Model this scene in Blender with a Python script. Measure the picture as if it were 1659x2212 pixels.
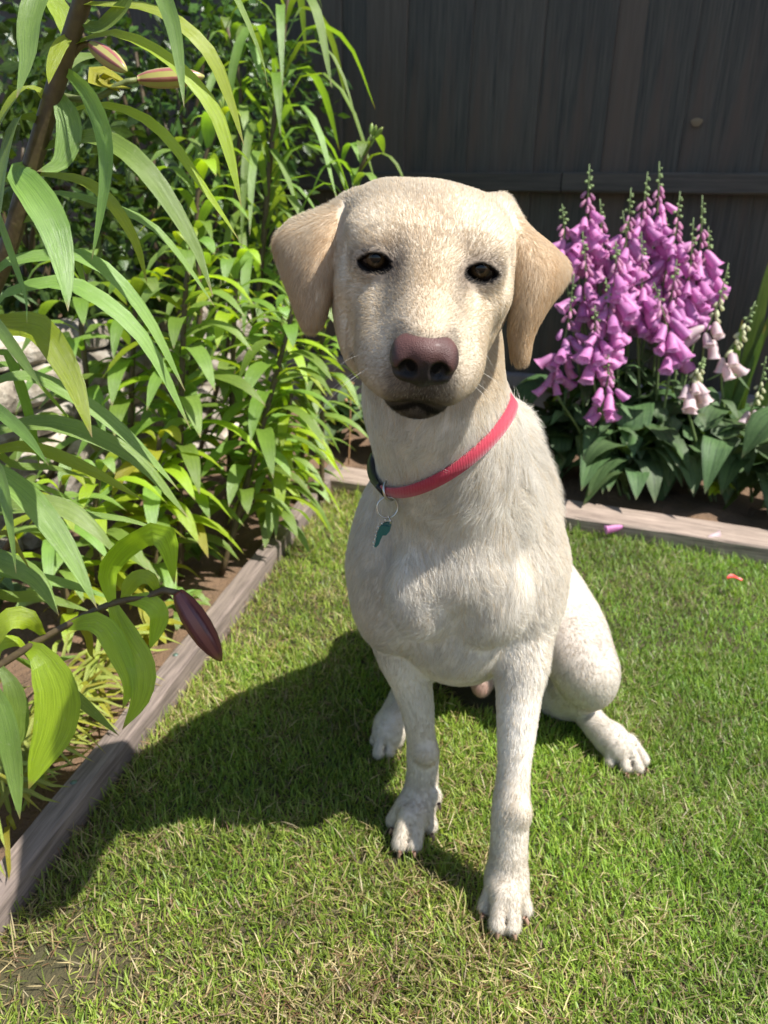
import bpy, bmesh, math, random
import numpy as np
from mathutils import Vector, Matrix, Euler

for _o in list(bpy.data.objects):
    bpy.data.objects.remove(_o)
SC = bpy.context.scene
COL = SC.collection
R = math.radians

# ---------------------------------------------------------------- camera
CAM_H, PITCH, ROLL = 0.68, R(22.5), R(1.0)
FPX, CXP, CYP = 1608.0, 829.5, 1106.0          # focal length and centre of a 1659 x 2212 frame
cam_d = bpy.data.cameras.new('camera')
cam = bpy.data.objects.new('camera', cam_d)
COL.objects.link(cam)
_F = Vector((0, math.cos(PITCH), -math.sin(PITCH)))
_X0 = Vector((1, 0, 0)); _U0 = Vector((0, math.sin(PITCH), math.cos(PITCH)))
_RT = _X0 * math.cos(ROLL) + _U0 * math.sin(ROLL)
_UP = _U0 * math.cos(ROLL) - _X0 * math.sin(ROLL)
cam.matrix_world = Matrix(((_RT.x, _UP.x, -_F.x, 0), (_RT.y, _UP.y, -_F.y, 0), (_RT.z, _UP.z, -_F.z, CAM_H), (0, 0, 0, 1)))
cam_d.sensor_fit = 'VERTICAL'; cam_d.sensor_height = 36.0
cam_d.lens = 36.0 * FPX / 2212.0
cam_d.clip_start = 0.02; cam_d.clip_end = 500
cam_d.dof.use_dof = True; cam_d.dof.focus_distance = 0.52; cam_d.dof.aperture_fstop = 11.0
SC.camera = cam

# ---------------------------------------------------------------- light
SUN_EL, SUN_TO = R(56), Vector((0.935, -0.345))      # horizontal direction towards the sun
world = bpy.data.worlds.new('World'); SC.world = world; world.use_nodes = True
_nt = world.node_tree
_sky = _nt.nodes.new('ShaderNodeTexSky'); _sky.sky_type = 'NISHITA'; _sky.sun_disc = False
_sky.sun_elevation = SUN_EL
_sky.sun_rotation = math.atan2(SUN_TO.x, SUN_TO.y)
_nt.links.new(_sky.outputs['Color'], _nt.nodes['Background'].inputs['Color'])
_nt.nodes['Background'].inputs['Strength'].default_value = 0.10
sun_d = bpy.data.lights.new('sun', 'SUN'); sun_d.energy = 5.0; sun_d.angle = R(0.55); sun_d.color = (1.0, 0.965, 0.905)
sun = bpy.data.objects.new('sun', sun_d); COL.objects.link(sun)
_st = Vector((SUN_TO.x, SUN_TO.y, 0)).normalized() * math.cos(SUN_EL) + Vector((0, 0, math.sin(SUN_EL)))
sun.rotation_euler = (-_st).to_track_quat('-Z', 'Y').to_euler()
sun.location = _st * 6
SC.view_settings.view_transform = 'Standard'
try: SC.view_settings.look = 'None'
except Exception: pass
SC.view_settings.exposure = 0.85; SC.view_settings.gamma = 1.0; SC.view_settings.use_curve_mapping = False
SC.render.engine = 'CYCLES'
SC.cycles.max_bounces = 6; SC.cycles.transparent_max_bounces = 4
SC.cycles.diffuse_bounces = 4; SC.cycles.glossy_bounces = 3; SC.cycles.transmission_bounces = 3
SC.cycles.use_denoising = True
SC.cycles_curves.shape = 'RIBBONS' if hasattr(SC, 'cycles_curves') else None

# ---------------------------------------------------------------- helpers
def ray(px, py):
    return _F + _RT * ((px - CXP) / FPX) - _UP * ((py - CYP) / FPX)
def at(px, py, Y):
    """point of the place that lies Y metres in front of the camera, seen at px, py"""
    d = ray(px, py); t = Y / d.y
    return Vector((d.x * t, Y, CAM_H + d.z * t))
def atz(px, py, z=0.0):
    d = ray(px, py); t = (z - CAM_H) / d.z
    return Vector((d.x * t, d.y * t, z))
def link(o, parent=None):
    COL.objects.link(o)
    if parent is not None: o.parent = parent
    return o
def tag(o, label=None, cat=None, group=None, kind=None):
    if label: o['label'] = label
    if cat: o['category'] = cat
    if group: o['group'] = group
    if kind: o['kind'] = kind
    return o
def empty(name, loc=(0, 0, 0)):
    o = bpy.data.objects.new(name, None); o.location = loc; o.empty_display_size = 0.05
    return link(o)
def mesh_obj(name, verts, faces, mat=None, parent=None, smooth=True, loc=None):
    """one mesh object; with loc the vertices are stored relative to it"""
    me = bpy.data.meshes.new(name)
    v = np.asarray(verts, dtype=np.float32)
    if parent is not None and loc is None: loc = (0, 0, 0)
    off = np.zeros(3, dtype=np.float32)
    if parent is not None:
        off = np.array(parent.matrix_basis.translation, dtype=np.float32)
        if parent.parent is not None: off = off + np.array(parent.parent.matrix_basis.translation, dtype=np.float32)
    elif loc is not None:
        off = np.array(loc, dtype=np.float32)
    me.from_pydata((v - off).tolist(), [], [tuple(f) for f in faces])
    if smooth: me.polygons.foreach_set('use_smooth', [True] * len(me.polygons))
    if mat is not None: me.materials.append(mat)
    me.update()
    o = bpy.data.objects.new(name, me)
    if parent is None and loc is not None: o.location = loc
    return link(o, parent)
def fast_mesh(name, V, F, smooth=True):
    """mesh from numpy arrays; F is (n,3) or (n,4)"""
    me = bpy.data.meshes.new(name)
    k = F.shape[1]
    me.vertices.add(len(V)); me.vertices.foreach_set('co', np.ascontiguousarray(V, dtype=np.float32).ravel())
    me.loops.add(F.size); me.loops.foreach_set('vertex_index', np.ascontiguousarray(F, dtype=np.int32).ravel())
    me.polygons.add(len(F)); me.polygons.foreach_set('loop_start', np.arange(0, F.size, k, dtype=np.int32))
    if smooth: me.polygons.foreach_set('use_smooth', np.ones(len(F), dtype=bool))
    me.update(calc_edges=True); me.validate()
    return me
def color_attr(me, name, C):
    a = me.attributes.new(name, 'FLOAT_COLOR', 'POINT')
    c = np.ones((len(C), 4), dtype=np.float32); c[:, :C.shape[1]] = C
    a.data.foreach_set('color', c.ravel())

class Mat:
    """small wrapper to write node materials"""
    def __init__(s, name):
        s.m = bpy.data.materials.new(name); s.m.use_nodes = True
        s.nt = s.m.node_tree; s.n = s.nt.nodes; s.b = s.n['Principled BSDF']; s.out = s.n['Material Output']
    def node(s, t, **kw):
        nd = s.n.new(t)
        for k, v in kw.items():
            if k in nd.inputs.keys() if not hasattr(nd, k) else False: nd.inputs[k].default_value = v
            else: setattr(nd, k, v)
        return nd
    def l(s, a, b): s.nt.links.new(a, b)
    def set(s, **kw):
        for k, v in kw.items(): s.b.inputs[k.replace('_', ' ')].default_value = v
        return s
    def coord(s, kind='Object', scale=(1, 1, 1)):
        tc = s.n.new('ShaderNodeTexCoord'); mp = s.n.new('ShaderNodeMapping'); mp.inputs['Scale'].default_value = scale
        s.l(tc.outputs[kind], mp.inputs['Vector']); return mp.outputs['Vector']
    def noise(s, vec, scale=5, detail=4, rough=0.55, dist=0.0):
        nd = s.n.new('ShaderNodeTexNoise'); nd.inputs['Scale'].default_value = scale; nd.inputs['Detail'].default_value = detail
        nd.inputs['Roughness'].default_value = rough; nd.inputs['Distortion'].default_value = dist
        if vec is not None: s.l(vec, nd.inputs['Vector'])
        return nd
    def ramp(s, fac, stops):
        nd = s.n.new('ShaderNodeValToRGB'); el = nd.color_ramp.elements
        while len(el) < len(stops): el.new(0.5)
        for e, (p, c) in zip(el, stops):
            e.position = p; e.color = (*c, 1) if len(c) == 3 else c
        s.l(fac, nd.inputs['Fac']); return nd.outputs['Color']
    def mix(s, fac, a, b, mode='MIX'):
        nd = s.n.new('ShaderNodeMix'); nd.data_type = 'RGBA'; nd.blend_type = mode
        for sock, v in ((0, fac), (6, a), (7, b)):
            if hasattr(v, 'is_linked') or hasattr(v, 'links'): s.l(v, nd.inputs[sock])
            elif isinstance(v, (int, float)): nd.inputs[sock].default_value = v
            else: nd.inputs[sock].default_value = (*v, 1) if len(v) == 3 else v
        return nd.outputs[2]
    def attr(s, name):
        nd = s.n.new('ShaderNodeAttribute'); nd.attribute_name = name; return nd
    def bump(s, height, strength=0.3, dist=0.002):
        nd = s.n.new('ShaderNodeBump'); nd.inputs['Strength'].default_value = strength; nd.inputs['Distance'].default_value = dist
        s.l(height, nd.inputs['Height']); s.l(nd.outputs['Normal'], s.b.inputs['Normal']); return nd
    def color(s, sock): s.l(sock, s.b.inputs['Base Color']); return s
    def leafy(s, col_sock, amount=0.45, tint=(1.25, 1.2, 0.5)):
        """adds light passing through thin leaves"""
        tr = s.n.new('ShaderNodeBsdfTranslucent'); mx = s.n.new('ShaderNodeMixShader'); mx.inputs[0].default_value = amount
        c2 = s.mix(1.0, col_sock, tint, 'MULTIPLY'); s.l(c2, tr.inputs['Color'])
        s.l(s.b.outputs[0], mx.inputs[1]); s.l(tr.outputs[0], mx.inputs[2]); s.l(mx.outputs[0], s.out.inputs['Surface'])
        return s

def smoothstep(a, b, x):
    t = np.clip((x - a) / (b - a), 0, 1); return t * t * (3 - 2 * t)
def vnoise(P, scale, seed=0):
    """cheap smooth value noise in -1..1 for numpy points"""
    rs = np.random.RandomState(seed)
    out = np.zeros(len(P)); 
    for k in range(5):
        w = rs.normal(size=3) * scale; ph = rs.uniform(0, 6.28)
        w2 = rs.normal(size=3) * scale * 0.6; ph2 = rs.uniform(0, 6.28)
        out += np.sin(P @ w + ph + 1.3 * np.sin(P @ w2 + ph2))
    return out / 3.2
# ================================================================ the garden: ground, edging, fence, wall
random.seed(4)
def lerp3(a, b, t): return a + (b - a) * t
# lines on the plan
EDL0, EDL1 = Vector((-0.455, 0.072, 0)), Vector((-0.128, 1.800, 0))       # lawn side of the left edging
BK0, BK1 = Vector((-0.152, 1.768, 0)), Vector((1.70, 1.040, 0))            # lawn side of the back edging
FE_DIR = Vector((math.cos(R(-21.8)), math.sin(R(-21.8)), 0)); FE_N = Vector((FE_DIR.y, -FE_DIR.x, 0))   # FE_N points to the camera
FE0 = Vector((0.377, 2.262, 0))                                             # front face of the gravel board
if FE_N.y > 0: FE_N = -FE_N

msoil = Mat('soil')
_v = msoil.coord('Object'); _n = msoil.noise(_v, 14, 6, 0.65); _n2 = msoil.noise(_v, 90, 4, 0.7)
msoil.color(msoil.mix(_n2.outputs['Fac'], msoil.ramp(_n.outputs['Fac'], [(0.3, (0.09, 0.055, 0.034)), (0.7, (0.26, 0.155, 0.085))]), (0.16, 0.10, 0.06), 'MIX'))
msoil.set(Roughness=0.95); msoil.bump(_n2.outputs['Fac'], 1.0, 0.012)
ground = mesh_obj('ground', [(-80, -80, -0.05), (80, -80, -0.05), (80, 80, -0.05), (-80, 80, -0.05)], [(0, 1, 2, 3)], msoil.m); ground['kind'] = 'structure'
def grid_sheet(name, origin, du, dv, nu, nv, zfun, mat):
    V = [(origin + du * (i / nu) + dv * (j / nv)) for j in range(nv + 1) for i in range(nu + 1)]
    V = [(p.x, p.y, zfun(p.x, p.y)) for p in V]
    Fq = [(j * (nu + 1) + i, j * (nu + 1) + i + 1, (j + 1) * (nu + 1) + i + 1, (j + 1) * (nu + 1) + i) for j in range(nv) for i in range(nu)]
    o = mesh_obj(name, V, Fq, mat); o['kind'] = 'structure'; return o
def bumpy(x, y, a=0.012): return a * (math.sin(17 * x + 3 * y) * math.sin(13 * y - 5 * x) + 0.5 * math.sin(41 * x - 9) * math.sin(37 * y))
# bed soil: left bed and back bed
grid_sheet('soil_bed', Vector((-1.35, -0.2, 0)), Vector((1.20, 0, 0)), Vector((0.45, 2.9, 0)), 60, 120, lambda x, y: 0.012 + bumpy(x, y) if (x < EDL0.x + (y - EDL0.y) * 0.189 - 0.02 or y > 1.8) else -0.03, msoil.m)
grid_sheet('soil_bed', BK0 + Vector((-0.10, 0.05, 0)), BK1 - BK0 + Vector((0.1, 0, 0)), Vector((0.24, 0.62, 0)), 110, 40, lambda x, y: 0.016 + bumpy(x, y), msoil.m)
# lawn soil
mlawn = Mat('lawn_soil'); _v = mlawn.coord('Object'); _n = mlawn.noise(_v, 7, 5, 0.6); _n2 = mlawn.noise(_v, 160, 3, 0.7)
mlawn.color(mlawn.mix(_n2.outputs['Fac'], mlawn.ramp(_n.outputs['Fac'], [(0.30, (0.045, 0.055, 0.016)), (0.52, (0.075, 0.068, 0.026)), (0.72, (0.13, 0.095, 0.05))]), (0.05, 0.04, 0.02)))
mlawn.set(Roughness=0.95); mlawn.bump(_n2.outputs['Fac'], 1.0, 0.006)
def lawn_z(x, y): return 0.004 * math.sin(9 * x + 1) * math.sin(8 * y)
_lv = []; _nu, _nv = 90, 60
for j in range(_nv + 1):
    t = j / _nv
    for i in range(_nu + 1):
        s = i / _nu
        a = EDL0.lerp(EDL1, t); b = Vector((2.2, -0.35, 0)).lerp(BK1 + Vector((0.5, -0.19, 0)), t)
        p = a.lerp(b, s); _lv.append((p.x, p.y, lawn_z(p.x, p.y)))
_near = [(-0.5 + 2.7 * i / _nu, -1.0, 0) for i in range(_nu + 1)]
_lv = _near + _lv
lawn = mesh_obj('lawn', _lv, [(j * (_nu + 1) + i, j * (_nu + 1) + i + 1, (j + 1) * (_nu + 1) + i + 1, (j + 1) * (_nu + 1) + i) for j in range(_nv + 1) for i in range(_nu)], mlawn.m)
lawn['kind'] = 'structure'

# ---- wood
def wood_mat(name, dark, light, grain=(1.2, 40, 40), rough=0.8, bump=0.35, streak=0.6, dist=0.0015, knots=False, use_rand=True):
    m = Mat(name); v = m.coord('Object', grain)
    if use_rand:
        oi = m.n.new('ShaderNodeObjectInfo'); ad = m.n.new('ShaderNodeVectorMath'); ad.operation = 'ADD'
        cb = m.n.new('ShaderNodeCombineXYZ'); mu = m.n.new('ShaderNodeMath'); mu.operation = 'MULTIPLY'; mu.inputs[1].default_value = 37.0
        m.l(oi.outputs['Random'], mu.inputs[0])
        for q in range(3): m.l(mu.outputs[0], cb.inputs[q])
        m.l(v, ad.inputs[0]); m.l(cb.outputs[0], ad.inputs[1]); v = ad.outputs[0]
    n = m.noise(v, 2.2, 6, 0.62, 0.4); n2 = m.noise(v, 9, 3, 0.6)
    c = m.ramp(n.outputs['Fac'], [(0.30, dark), (0.72, light)])
    c = m.mix(streak, c, m.ramp(n2.outputs['Fac'], [(0.35, tuple(0.7 * x for x in dark)), (0.65, tuple(1.25 * x for x in light))]), 'OVERLAY' if False else 'MIX')
    if use_rand:
        hs = m.n.new('ShaderNodeHueSaturation'); mr = m.n.new('ShaderNodeMapRange'); mr.inputs['To Min'].default_value = 0.84; mr.inputs['To Max'].default_value = 1.2
        m.l(oi.outputs['Random'], mr.inputs['Value']); m.l(mr.outputs[0], hs.inputs['Value']); m.l(c, hs.inputs['Color']); c = hs.outputs['Color']
    if knots:
        nb = m.noise(m.coord('Object', (0.7, 6, 6)), 3.0, 3, 0.6); c = m.mix(m.ramp(nb.outputs['Fac'], [(0.50, (0, 0, 0)), (0.68, (0.8, 0.8, 0.8))]), c, (0.072, 0.049, 0.034))
        mr2 = m.n.new('ShaderNodeMapRange'); mr2.inputs['From Min'].default_value = 0.62; mr2.inputs['From Max'].default_value = 0.95; mr2.inputs['To Max'].default_value = 0.55; m.l(oi.outputs['Random'], mr2.inputs['Value']); c = m.mix(mr2.outputs[0], c, (0.090, 0.062, 0.043))
    m.color(c); m.set(Roughness=rough); m.bump(n.outputs['Fac'], bump, dist); m.c = c
    return m
def plank(name, a, b, width_vec, thick_vec, mat, parent=None, nseg=14, jit=0.0012, loc=None, bev=0.004):
    """a sawn plank from a to b with rounded long edges; its own axes run along x,y,z"""
    a, b = Vector(a), Vector(b); ax = (b - a); L = ax.length; ax.normalize()
    w = width_vec.length; t = thick_vec.length; wx = width_vec.normalized(); tx = ax.cross(wx).normalized(); wx = tx.cross(ax)
    prof = [(-w / 2 + bev, -t / 2), (w / 2 - bev, -t / 2), (w / 2, -t / 2 + bev), (w / 2, t / 2 - bev), (w / 2 - bev, t / 2), (-w / 2 + bev, t / 2), (-w / 2, t / 2 - bev), (-w / 2, -t / 2 + bev)]
    V, Fq = [], []; rnd = random.Random(hash(name) % 1000 + int(L * 977))
    for j in range(nseg + 1):
        for (p, q) in prof: V.append((L * j / nseg, p + rnd.uniform(-jit, jit), q + rnd.uniform(-jit, jit)))
    for j in range(nseg):
        for i in range(8): Fq.append((j * 8 + i, j * 8 + (i + 1) % 8, j * 8 + 8 + (i + 1) % 8, j * 8 + 8 + i))
    Fq.append(tuple(range(7, -1, -1))); Fq.append(tuple(range(nseg * 8, nseg * 8 + 8)))
    me = bpy.data.meshes.new(name); me.from_pydata(V, [], Fq); me.materials.append(mat); me.update()
    o = bpy.data.objects.new(name, me); link(o, parent)
    M = Matrix(((ax.x, wx.x, tx.x, a.x), (ax.y, wx.y, tx.y, a.y), (ax.z, wx.z, tx.z, a.z), (0, 0, 0, 1)))
    if parent is not None: M = Matrix.Translation(-parent.location) @ M
    o.matrix_local = M
    return o
def screw(p, parent, mat, r=0.0045):
    V = [(p.x + r * math.cos(k * math.pi / 5), p.y + r * math.sin(k * math.pi / 5), p.z) for k in range(10)] + [(p.x + .6 * r * math.cos(k * math.pi / 5), p.y + .6 * r * math.sin(k * math.pi / 5), p.z + .0015) for k in range(10)]
    Fq = [(k, (k + 1) % 10, 10 + (k + 1) % 10, 10 + k) for k in range(10)] + [tuple(range(10, 20))]
    o = mesh_obj('screw', V, Fq, mat, None); o.parent = parent; o.matrix_parent_inverse = parent.matrix_basis.inverted(); return o
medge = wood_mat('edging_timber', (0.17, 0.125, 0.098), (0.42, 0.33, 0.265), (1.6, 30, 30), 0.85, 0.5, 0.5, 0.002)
mscrew = Mat('screw_metal'); mscrew.set(Base_Color=(0.12, 0.17, 0.14, 1), Roughness=0.5, Metallic=0.6)
UPV = Vector((0, 0, 1))
_ed = (EDL1 - EDL0).normalized(); _ew = Vector((_ed.y, -_ed.x, 0))
_top = 0.052
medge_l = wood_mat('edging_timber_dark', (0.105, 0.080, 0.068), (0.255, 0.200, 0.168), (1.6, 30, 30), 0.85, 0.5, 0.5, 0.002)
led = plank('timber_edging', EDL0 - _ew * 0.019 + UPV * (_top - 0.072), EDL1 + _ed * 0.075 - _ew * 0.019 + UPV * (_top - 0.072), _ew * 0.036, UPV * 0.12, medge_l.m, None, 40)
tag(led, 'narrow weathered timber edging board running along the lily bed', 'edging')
_bd = (BK1 - BK0).normalized(); _bw = Vector((-_bd.y, _bd.x, 0))
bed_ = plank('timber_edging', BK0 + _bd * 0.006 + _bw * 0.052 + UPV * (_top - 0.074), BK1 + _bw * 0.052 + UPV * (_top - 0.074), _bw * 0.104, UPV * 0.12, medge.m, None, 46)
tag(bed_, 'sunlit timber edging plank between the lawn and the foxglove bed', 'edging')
for (px, py) in ((383, 1414), (163, 1690), (706, 1013)): screw(Vector(atz(px - 4, py, _top - 0.0118)), led, mscrew.m)
for (px, py) in ((738, 1013),): screw(Vector(atz(px, py, _top - 0.0135)), bed_, mscrew.m)

# ---- fence: concrete gravel board, feather-edge boards, rail
fence = empty('fence', FE0 + UPV * 0.0); tag(fence, 'dark stained wooden fence with vertical boards above a concrete base', 'fence')
mboard = wood_mat('fence_stain', (0.0175, 0.0180, 0.0150), (0.074, 0.067, 0.052), (0.9, 26, 26), 0.62, 0.45, 0.45, 0.0015, True)
mrail = wood_mat('rail_stain', (0.022, 0.021, 0.017), (0.062, 0.055, 0.043), (1.0, 24, 24), 0.7, 0.4, 0.4, 0.0015)
mknot = Mat('knot'); mknot.set(Base_Color=(0.16, 0.12, 0.07, 1), Roughness=0.7)
BW = 0.098
s = -4.6; k = 0
while s < 1.75:
    w = BW * random.uniform(0.93, 1.06); lean = random.uniform(-0.004, 0.004)
    c = FE0 + FE_DIR * (s + w / 2) - FE_N * (0.045 + 0.004 * (k % 2))
    # feather edge: rotated slightly so that one edge laps over the next board
    wv = (FE_DIR * 1.0 + FE_N * 0.03).normalized() * (w + 0.030)
    tv = wv.cross(UPV).normalized() * 0.011
    plank('board', c + UPV * 0.205, c + UPV * 1.86 + FE_DIR * lean, wv, tv, mboard.m, fence, 10, 0.0008, bev=0.002)
    s += w; k += 1
plank('rail', FE0 - FE_DIR * 4.6 - FE_N * 0.006 + UPV * 0.738, FE0 + FE_DIR * 0.10 - FE_N * 0.006 + UPV * 0.741, UPV * 0.050, FE_N * 0.042, mrail.m, fence, 24)
plank('rail', FE0 + FE_DIR * 0.103 - FE_N * 0.005 + UPV * 0.7415, FE0 + FE_DIR * 1.75 - FE_N * 0.005 + UPV * 0.738, UPV * 0.050, FE_N * 0.044, mrail.m, fence, 24)
plank('rail', FE0 - FE_DIR * 4.6 - FE_N * 0.006 + UPV * 1.50, FE0 + FE_DIR * 1.75 - FE_N * 0.006 + UPV * 1.50, UPV * 0.050, FE_N * 0.042, mrail.m, fence, 24)
mconc = Mat('concrete'); _v = mconc.coord('Object'); _n = mconc.noise(_v, 9, 6, 0.6); _n2 = mconc.noise(_v, 120, 3, 0.6)
mconc.color(mconc.ramp(_n.outputs['Fac'], [(0.3, (0.13, 0.125, 0.13)), (0.7, (0.26, 0.255, 0.26))])); mconc.set(Roughness=0.9); mconc.bump(_n2.outputs['Fac'], 0.5, 0.002)
def slab(name, s0, s1, z0, z1, d0, d1, mat, parent):
    a = FE0 + FE_DIR * s0; b = FE0 + FE_DIR * s1; V = []
    for p in (a, b):
        for d in (d0, d1):
            for z in (z0, z1): V.append(p + FE_N * d + UPV * z)
    Fq = [(0, 1, 3, 2), (4, 6, 7, 5), (0, 4, 5, 1), (2, 3, 7, 6), (1, 5, 7, 3), (0, 2, 6, 4)]
    return mesh_obj(name, V, Fq, mat, parent, smooth=False)
for (a, b) in ((-4.6, -2.62), (-2.61, -0.80), (-0.79, 1.03), (1.04, 1.75)):
    g = slab('gravel_board', a, b, -0.09, 0.204, -0.050, -0.014, mconc.m, fence)
    slab('gravel_board_frame', a, b, 0.168, 0.2025, -0.016, 0.0, mconc.m, fence)
    slab('gravel_board_frame', a, b, -0.09, 0.082, -0.016, 0.0, mconc.m, fence)
# a pale knot and dark knots
for (px, py, r) in ((1505, 264, 0.014),):
    q = at(px, py, 2.0); sd = (q - FE0).dot(FE_DIR); d = ray(px, py); t = ((FE0 - FE_N * 0.0375) - Vector((0, 0, CAM_H))).dot(FE_N) / d.dot(FE_N)
    c = Vector((0, 0, CAM_H)) + d * t + FE_N * 0.003
    V = [c + FE_DIR * (r * math.cos(a) * (1 + .15 * math.sin(3 * a))) + UPV * (r * .72 * math.sin(a)) for a in [i * math.pi / 8 for i in range(16)]] + [c + FE_N * 0.003]
    mesh_obj('knot', V, [(i, (i + 1) % 16, 16) for i in range(16)], mknot.m if px == 1505 else mboard.m, fence)

# ---- retaining wall of rough stones on the left and the terrace behind it
WL0, WL1 = Vector((-1.02, 0.55, 0)), Vector((-0.42, 2.30, 0))
_wd = (WL1 - WL0).normalized(); _wn = Vector((_wd.y, -_wd.x, 0))
wall = empty('stone_wall', WL0); tag(wall, 'low retaining wall of rough grey stones behind the lilies', 'wall')
mstone = Mat('stone'); _v = mstone.coord('Object'); _oi = mstone.n.new('ShaderNodeObjectInfo'); _n = mstone.noise(_v, 22, 6, 0.65); _n2 = mstone.noise(_v, 110, 4, 0.7)
_c = mstone.ramp(_n.outputs['Fac'], [(0.32, (0.16, 0.13, 0.10)), (0.5, (0.40, 0.345, 0.275)), (0.68, (0.62, 0.57, 0.50))])
_hs = mstone.n.new('ShaderNodeHueSaturation'); _mr = mstone.n.new('ShaderNodeMapRange'); _mr.inputs['To Min'].default_value = 0.55; _mr.inputs['To Max'].default_value = 1.15
mstone.l(_oi.outputs['Random'], _mr.inputs['Value']); mstone.l(_mr.outputs[0], _hs.inputs['Value']); mstone.l(_c, _hs.inputs['Color']); mstone.color(_hs.outputs['Color'])
mstone.set(Roughness=0.95); mstone.bump(_n2.outputs['Fac'], 0.9, 0.006)
def stone(c, sx, sy, sz, seed):
    rr = random.Random(seed); bm = bmesh.new(); bmesh.ops.create_icosphere(bm, subdivisions=2, radius=1)
    ph = [rr.uniform(0, 6) for _ in range(6)]
    for v in bm.verts:
        n = v.co.copy(); q = max(abs(n.x), abs(n.y), abs(n.z)); n = n.lerp(n / q, 0.62)
        k = 1 + 0.10 * math.sin(3 * n.x + ph[0]) * math.sin(4 * n.y + ph[1]) + 0.07 * math.sin(7 * n.z + ph[2]) * math.sin(6 * n.x + ph[3]) + rr.uniform(-.035, .035)
        n *= k; v.co = c + _wd * (n.x * sx) + _wn * (n.y * sy) + UPV * (n.z * sz)
    me = bpy.data.meshes.new('stone'); off = wall.location
    for v in bm.verts: v.co -= off
    bm.to_mesh(me); bm.free(); me.materials.append(mstone.m)
    for p in me.polygons: p.use_smooth = False
    link(bpy.data.objects.new('stone', me), wall)
_L = (WL1 - WL0).length; z = 0.0; row = 0
while z < 0.42:
    h = random.uniform(0.055, 0.085); s = -random.uniform(0, 0.1)
    while s < _L:
        w = random.uniform(0.09, 0.19)
        if s + w > 0.30: stone(WL0 + _wd * (s + w / 2) + UPV * (z + h / 2) - _wn * (0.03 + 0.05 * z + random.uniform(-.012, .012)), w * 0.53, 0.055, h * 0.54, row * 100 + int(s * 50))
        s += w * 0.985
    z += h * 0.97; row += 1
grid_sheet('terrace', WL0 - _wn * 0.06 - _wd * 0.5, _wd * 3.4, -_wn * 2.4, 50, 40, lambda x, y: 0.405 + bumpy(x, y, 0.02), msoil.m)
# ================================================================ leaves and stems
def leaf_mat(name, dark, light, rough=0.38, trans=0.42, tint=(1.3, 1.25, 0.35), vein=70, spec=0.5, tip=(0.30, 0.20, 0.09), bump=0.6, blot=0.0):
    m = Mat(name); uv = m.n.new('ShaderNodeUVMap'); uv.uv_map = 'leaf'
    mp = m.n.new('ShaderNodeMapping'); mp.inputs['Scale'].default_value = (vein, 2.0, 1); m.l(uv.outputs['UV'], mp.inputs['Vector'])
    oi = m.n.new('ShaderNodeObjectInfo')
    n = m.noise(mp.outputs['Vector'], 1.0, 3, 0.6); n2 = m.noise(m.coord('Object'), 22, 4, 0.6)
    c = m.ramp(n2.outputs['Fac'], [(0.3, dark), (0.7, light)])
    c = m.mix(0.5, c, m.ramp(n.outputs['Fac'], [(0.40, tuple(0.62 * x for x in dark)), (0.60, tuple(1.22 * x for x in light))]))
    hs = m.n.new('ShaderNodeHueSaturation'); mr = m.n.new('ShaderNodeMapRange'); mr.inputs['To Min'].default_value = 0.485; mr.inputs['To Max'].default_value = 0.512
    mv = m.n.new('ShaderNodeMapRange'); mv.inputs['To Min'].default_value = 0.78; mv.inputs['To Max'].default_value = 1.2
    m.l(oi.outputs['Random'], mr.inputs['Value']); m.l(oi.outputs['Random'], mv.inputs['Value'])
    m.l(mr.outputs[0], hs.inputs['Hue']); m.l(mv.outputs[0], hs.inputs['Value']); m.l(c, hs.inputs['Color']); c = hs.outputs['Color']
    sep = m.n.new('ShaderNodeSeparateXYZ'); m.l(uv.outputs['UV'], sep.inputs[0])
    tipf = m.ramp(sep.outputs['Y'], [(0.93, (0, 0, 0)), (1.0, (1, 1, 1))]); c = m.mix(tipf, c, tip)
    bs = m.noise(m.coord('Object'), 55, 4, 0.75); c = m.mix(m.ramp(bs.outputs['Fac'], [(0.69, (0, 0, 0)), (0.74, (0.8, 0.8, 0.8))]), c, (0.20, 0.12, 0.04))
    sk = m.noise(m.coord('Object'), 260, 3, 0.7); c = m.mix(m.ramp(sk.outputs['Fac'], [(0.60, (0, 0, 0)), (0.74, (0.38, 0.38, 0.38))]), c, (0.42, 0.46, 0.30))
    m.color(c); m.set(Roughness=rough); m.b.inputs['Specular IOR Level'].default_value = spec
    n3 = m.noise(m.coord('Object'), 700, 2, 0.7); bb = m.n.new('ShaderNodeMath'); bb.operation = 'MULTIPLY_ADD'; bb.inputs[1].default_value = 0.45
    m.l(n3.outputs['Fac'], bb.inputs[0]); m.l(n.outputs['Fac'], bb.inputs[2]); m.bump(bb.outputs[0], bump, 0.0012); m.leafy(c, trans, tint)
    return m
M_LILY = leaf_mat('lily_leaf', (0.140, 0.255, 0.036), (0.265, 0.410, 0.085), rough=0.40, trans=0.40, spec=1.0)
M_LILY_D = leaf_mat('lily_leaf_far', (0.135, 0.250, 0.032), (0.245, 0.385, 0.060), rough=0.42, trans=0.50, spec=0.9)
M_LIME = leaf_mat('lily_leaf_lime', (0.30, 0.44, 0.018), (0.40, 0.54, 0.035), rough=0.36, trans=0.5, spec=0.9)
M_YELL = leaf_mat('lily_leaf_yellow', (0.26, 0.30, 0.02), (0.40, 0.36, 0.04), rough=0.42, trans=0.42)
M_FOX = leaf_mat('foxglove_leaf', (0.045, 0.095, 0.030), (0.095, 0.165, 0.055), rough=0.55, trans=0.28, vein=16, tip=(0.12, 0.13, 0.05), bump=0.8)
M_SHRUB = leaf_mat('shrub_leaf', (0.030, 0.075, 0.012), (0.070, 0.135, 0.022), rough=0.30, trans=0.30, vein=8)
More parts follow.
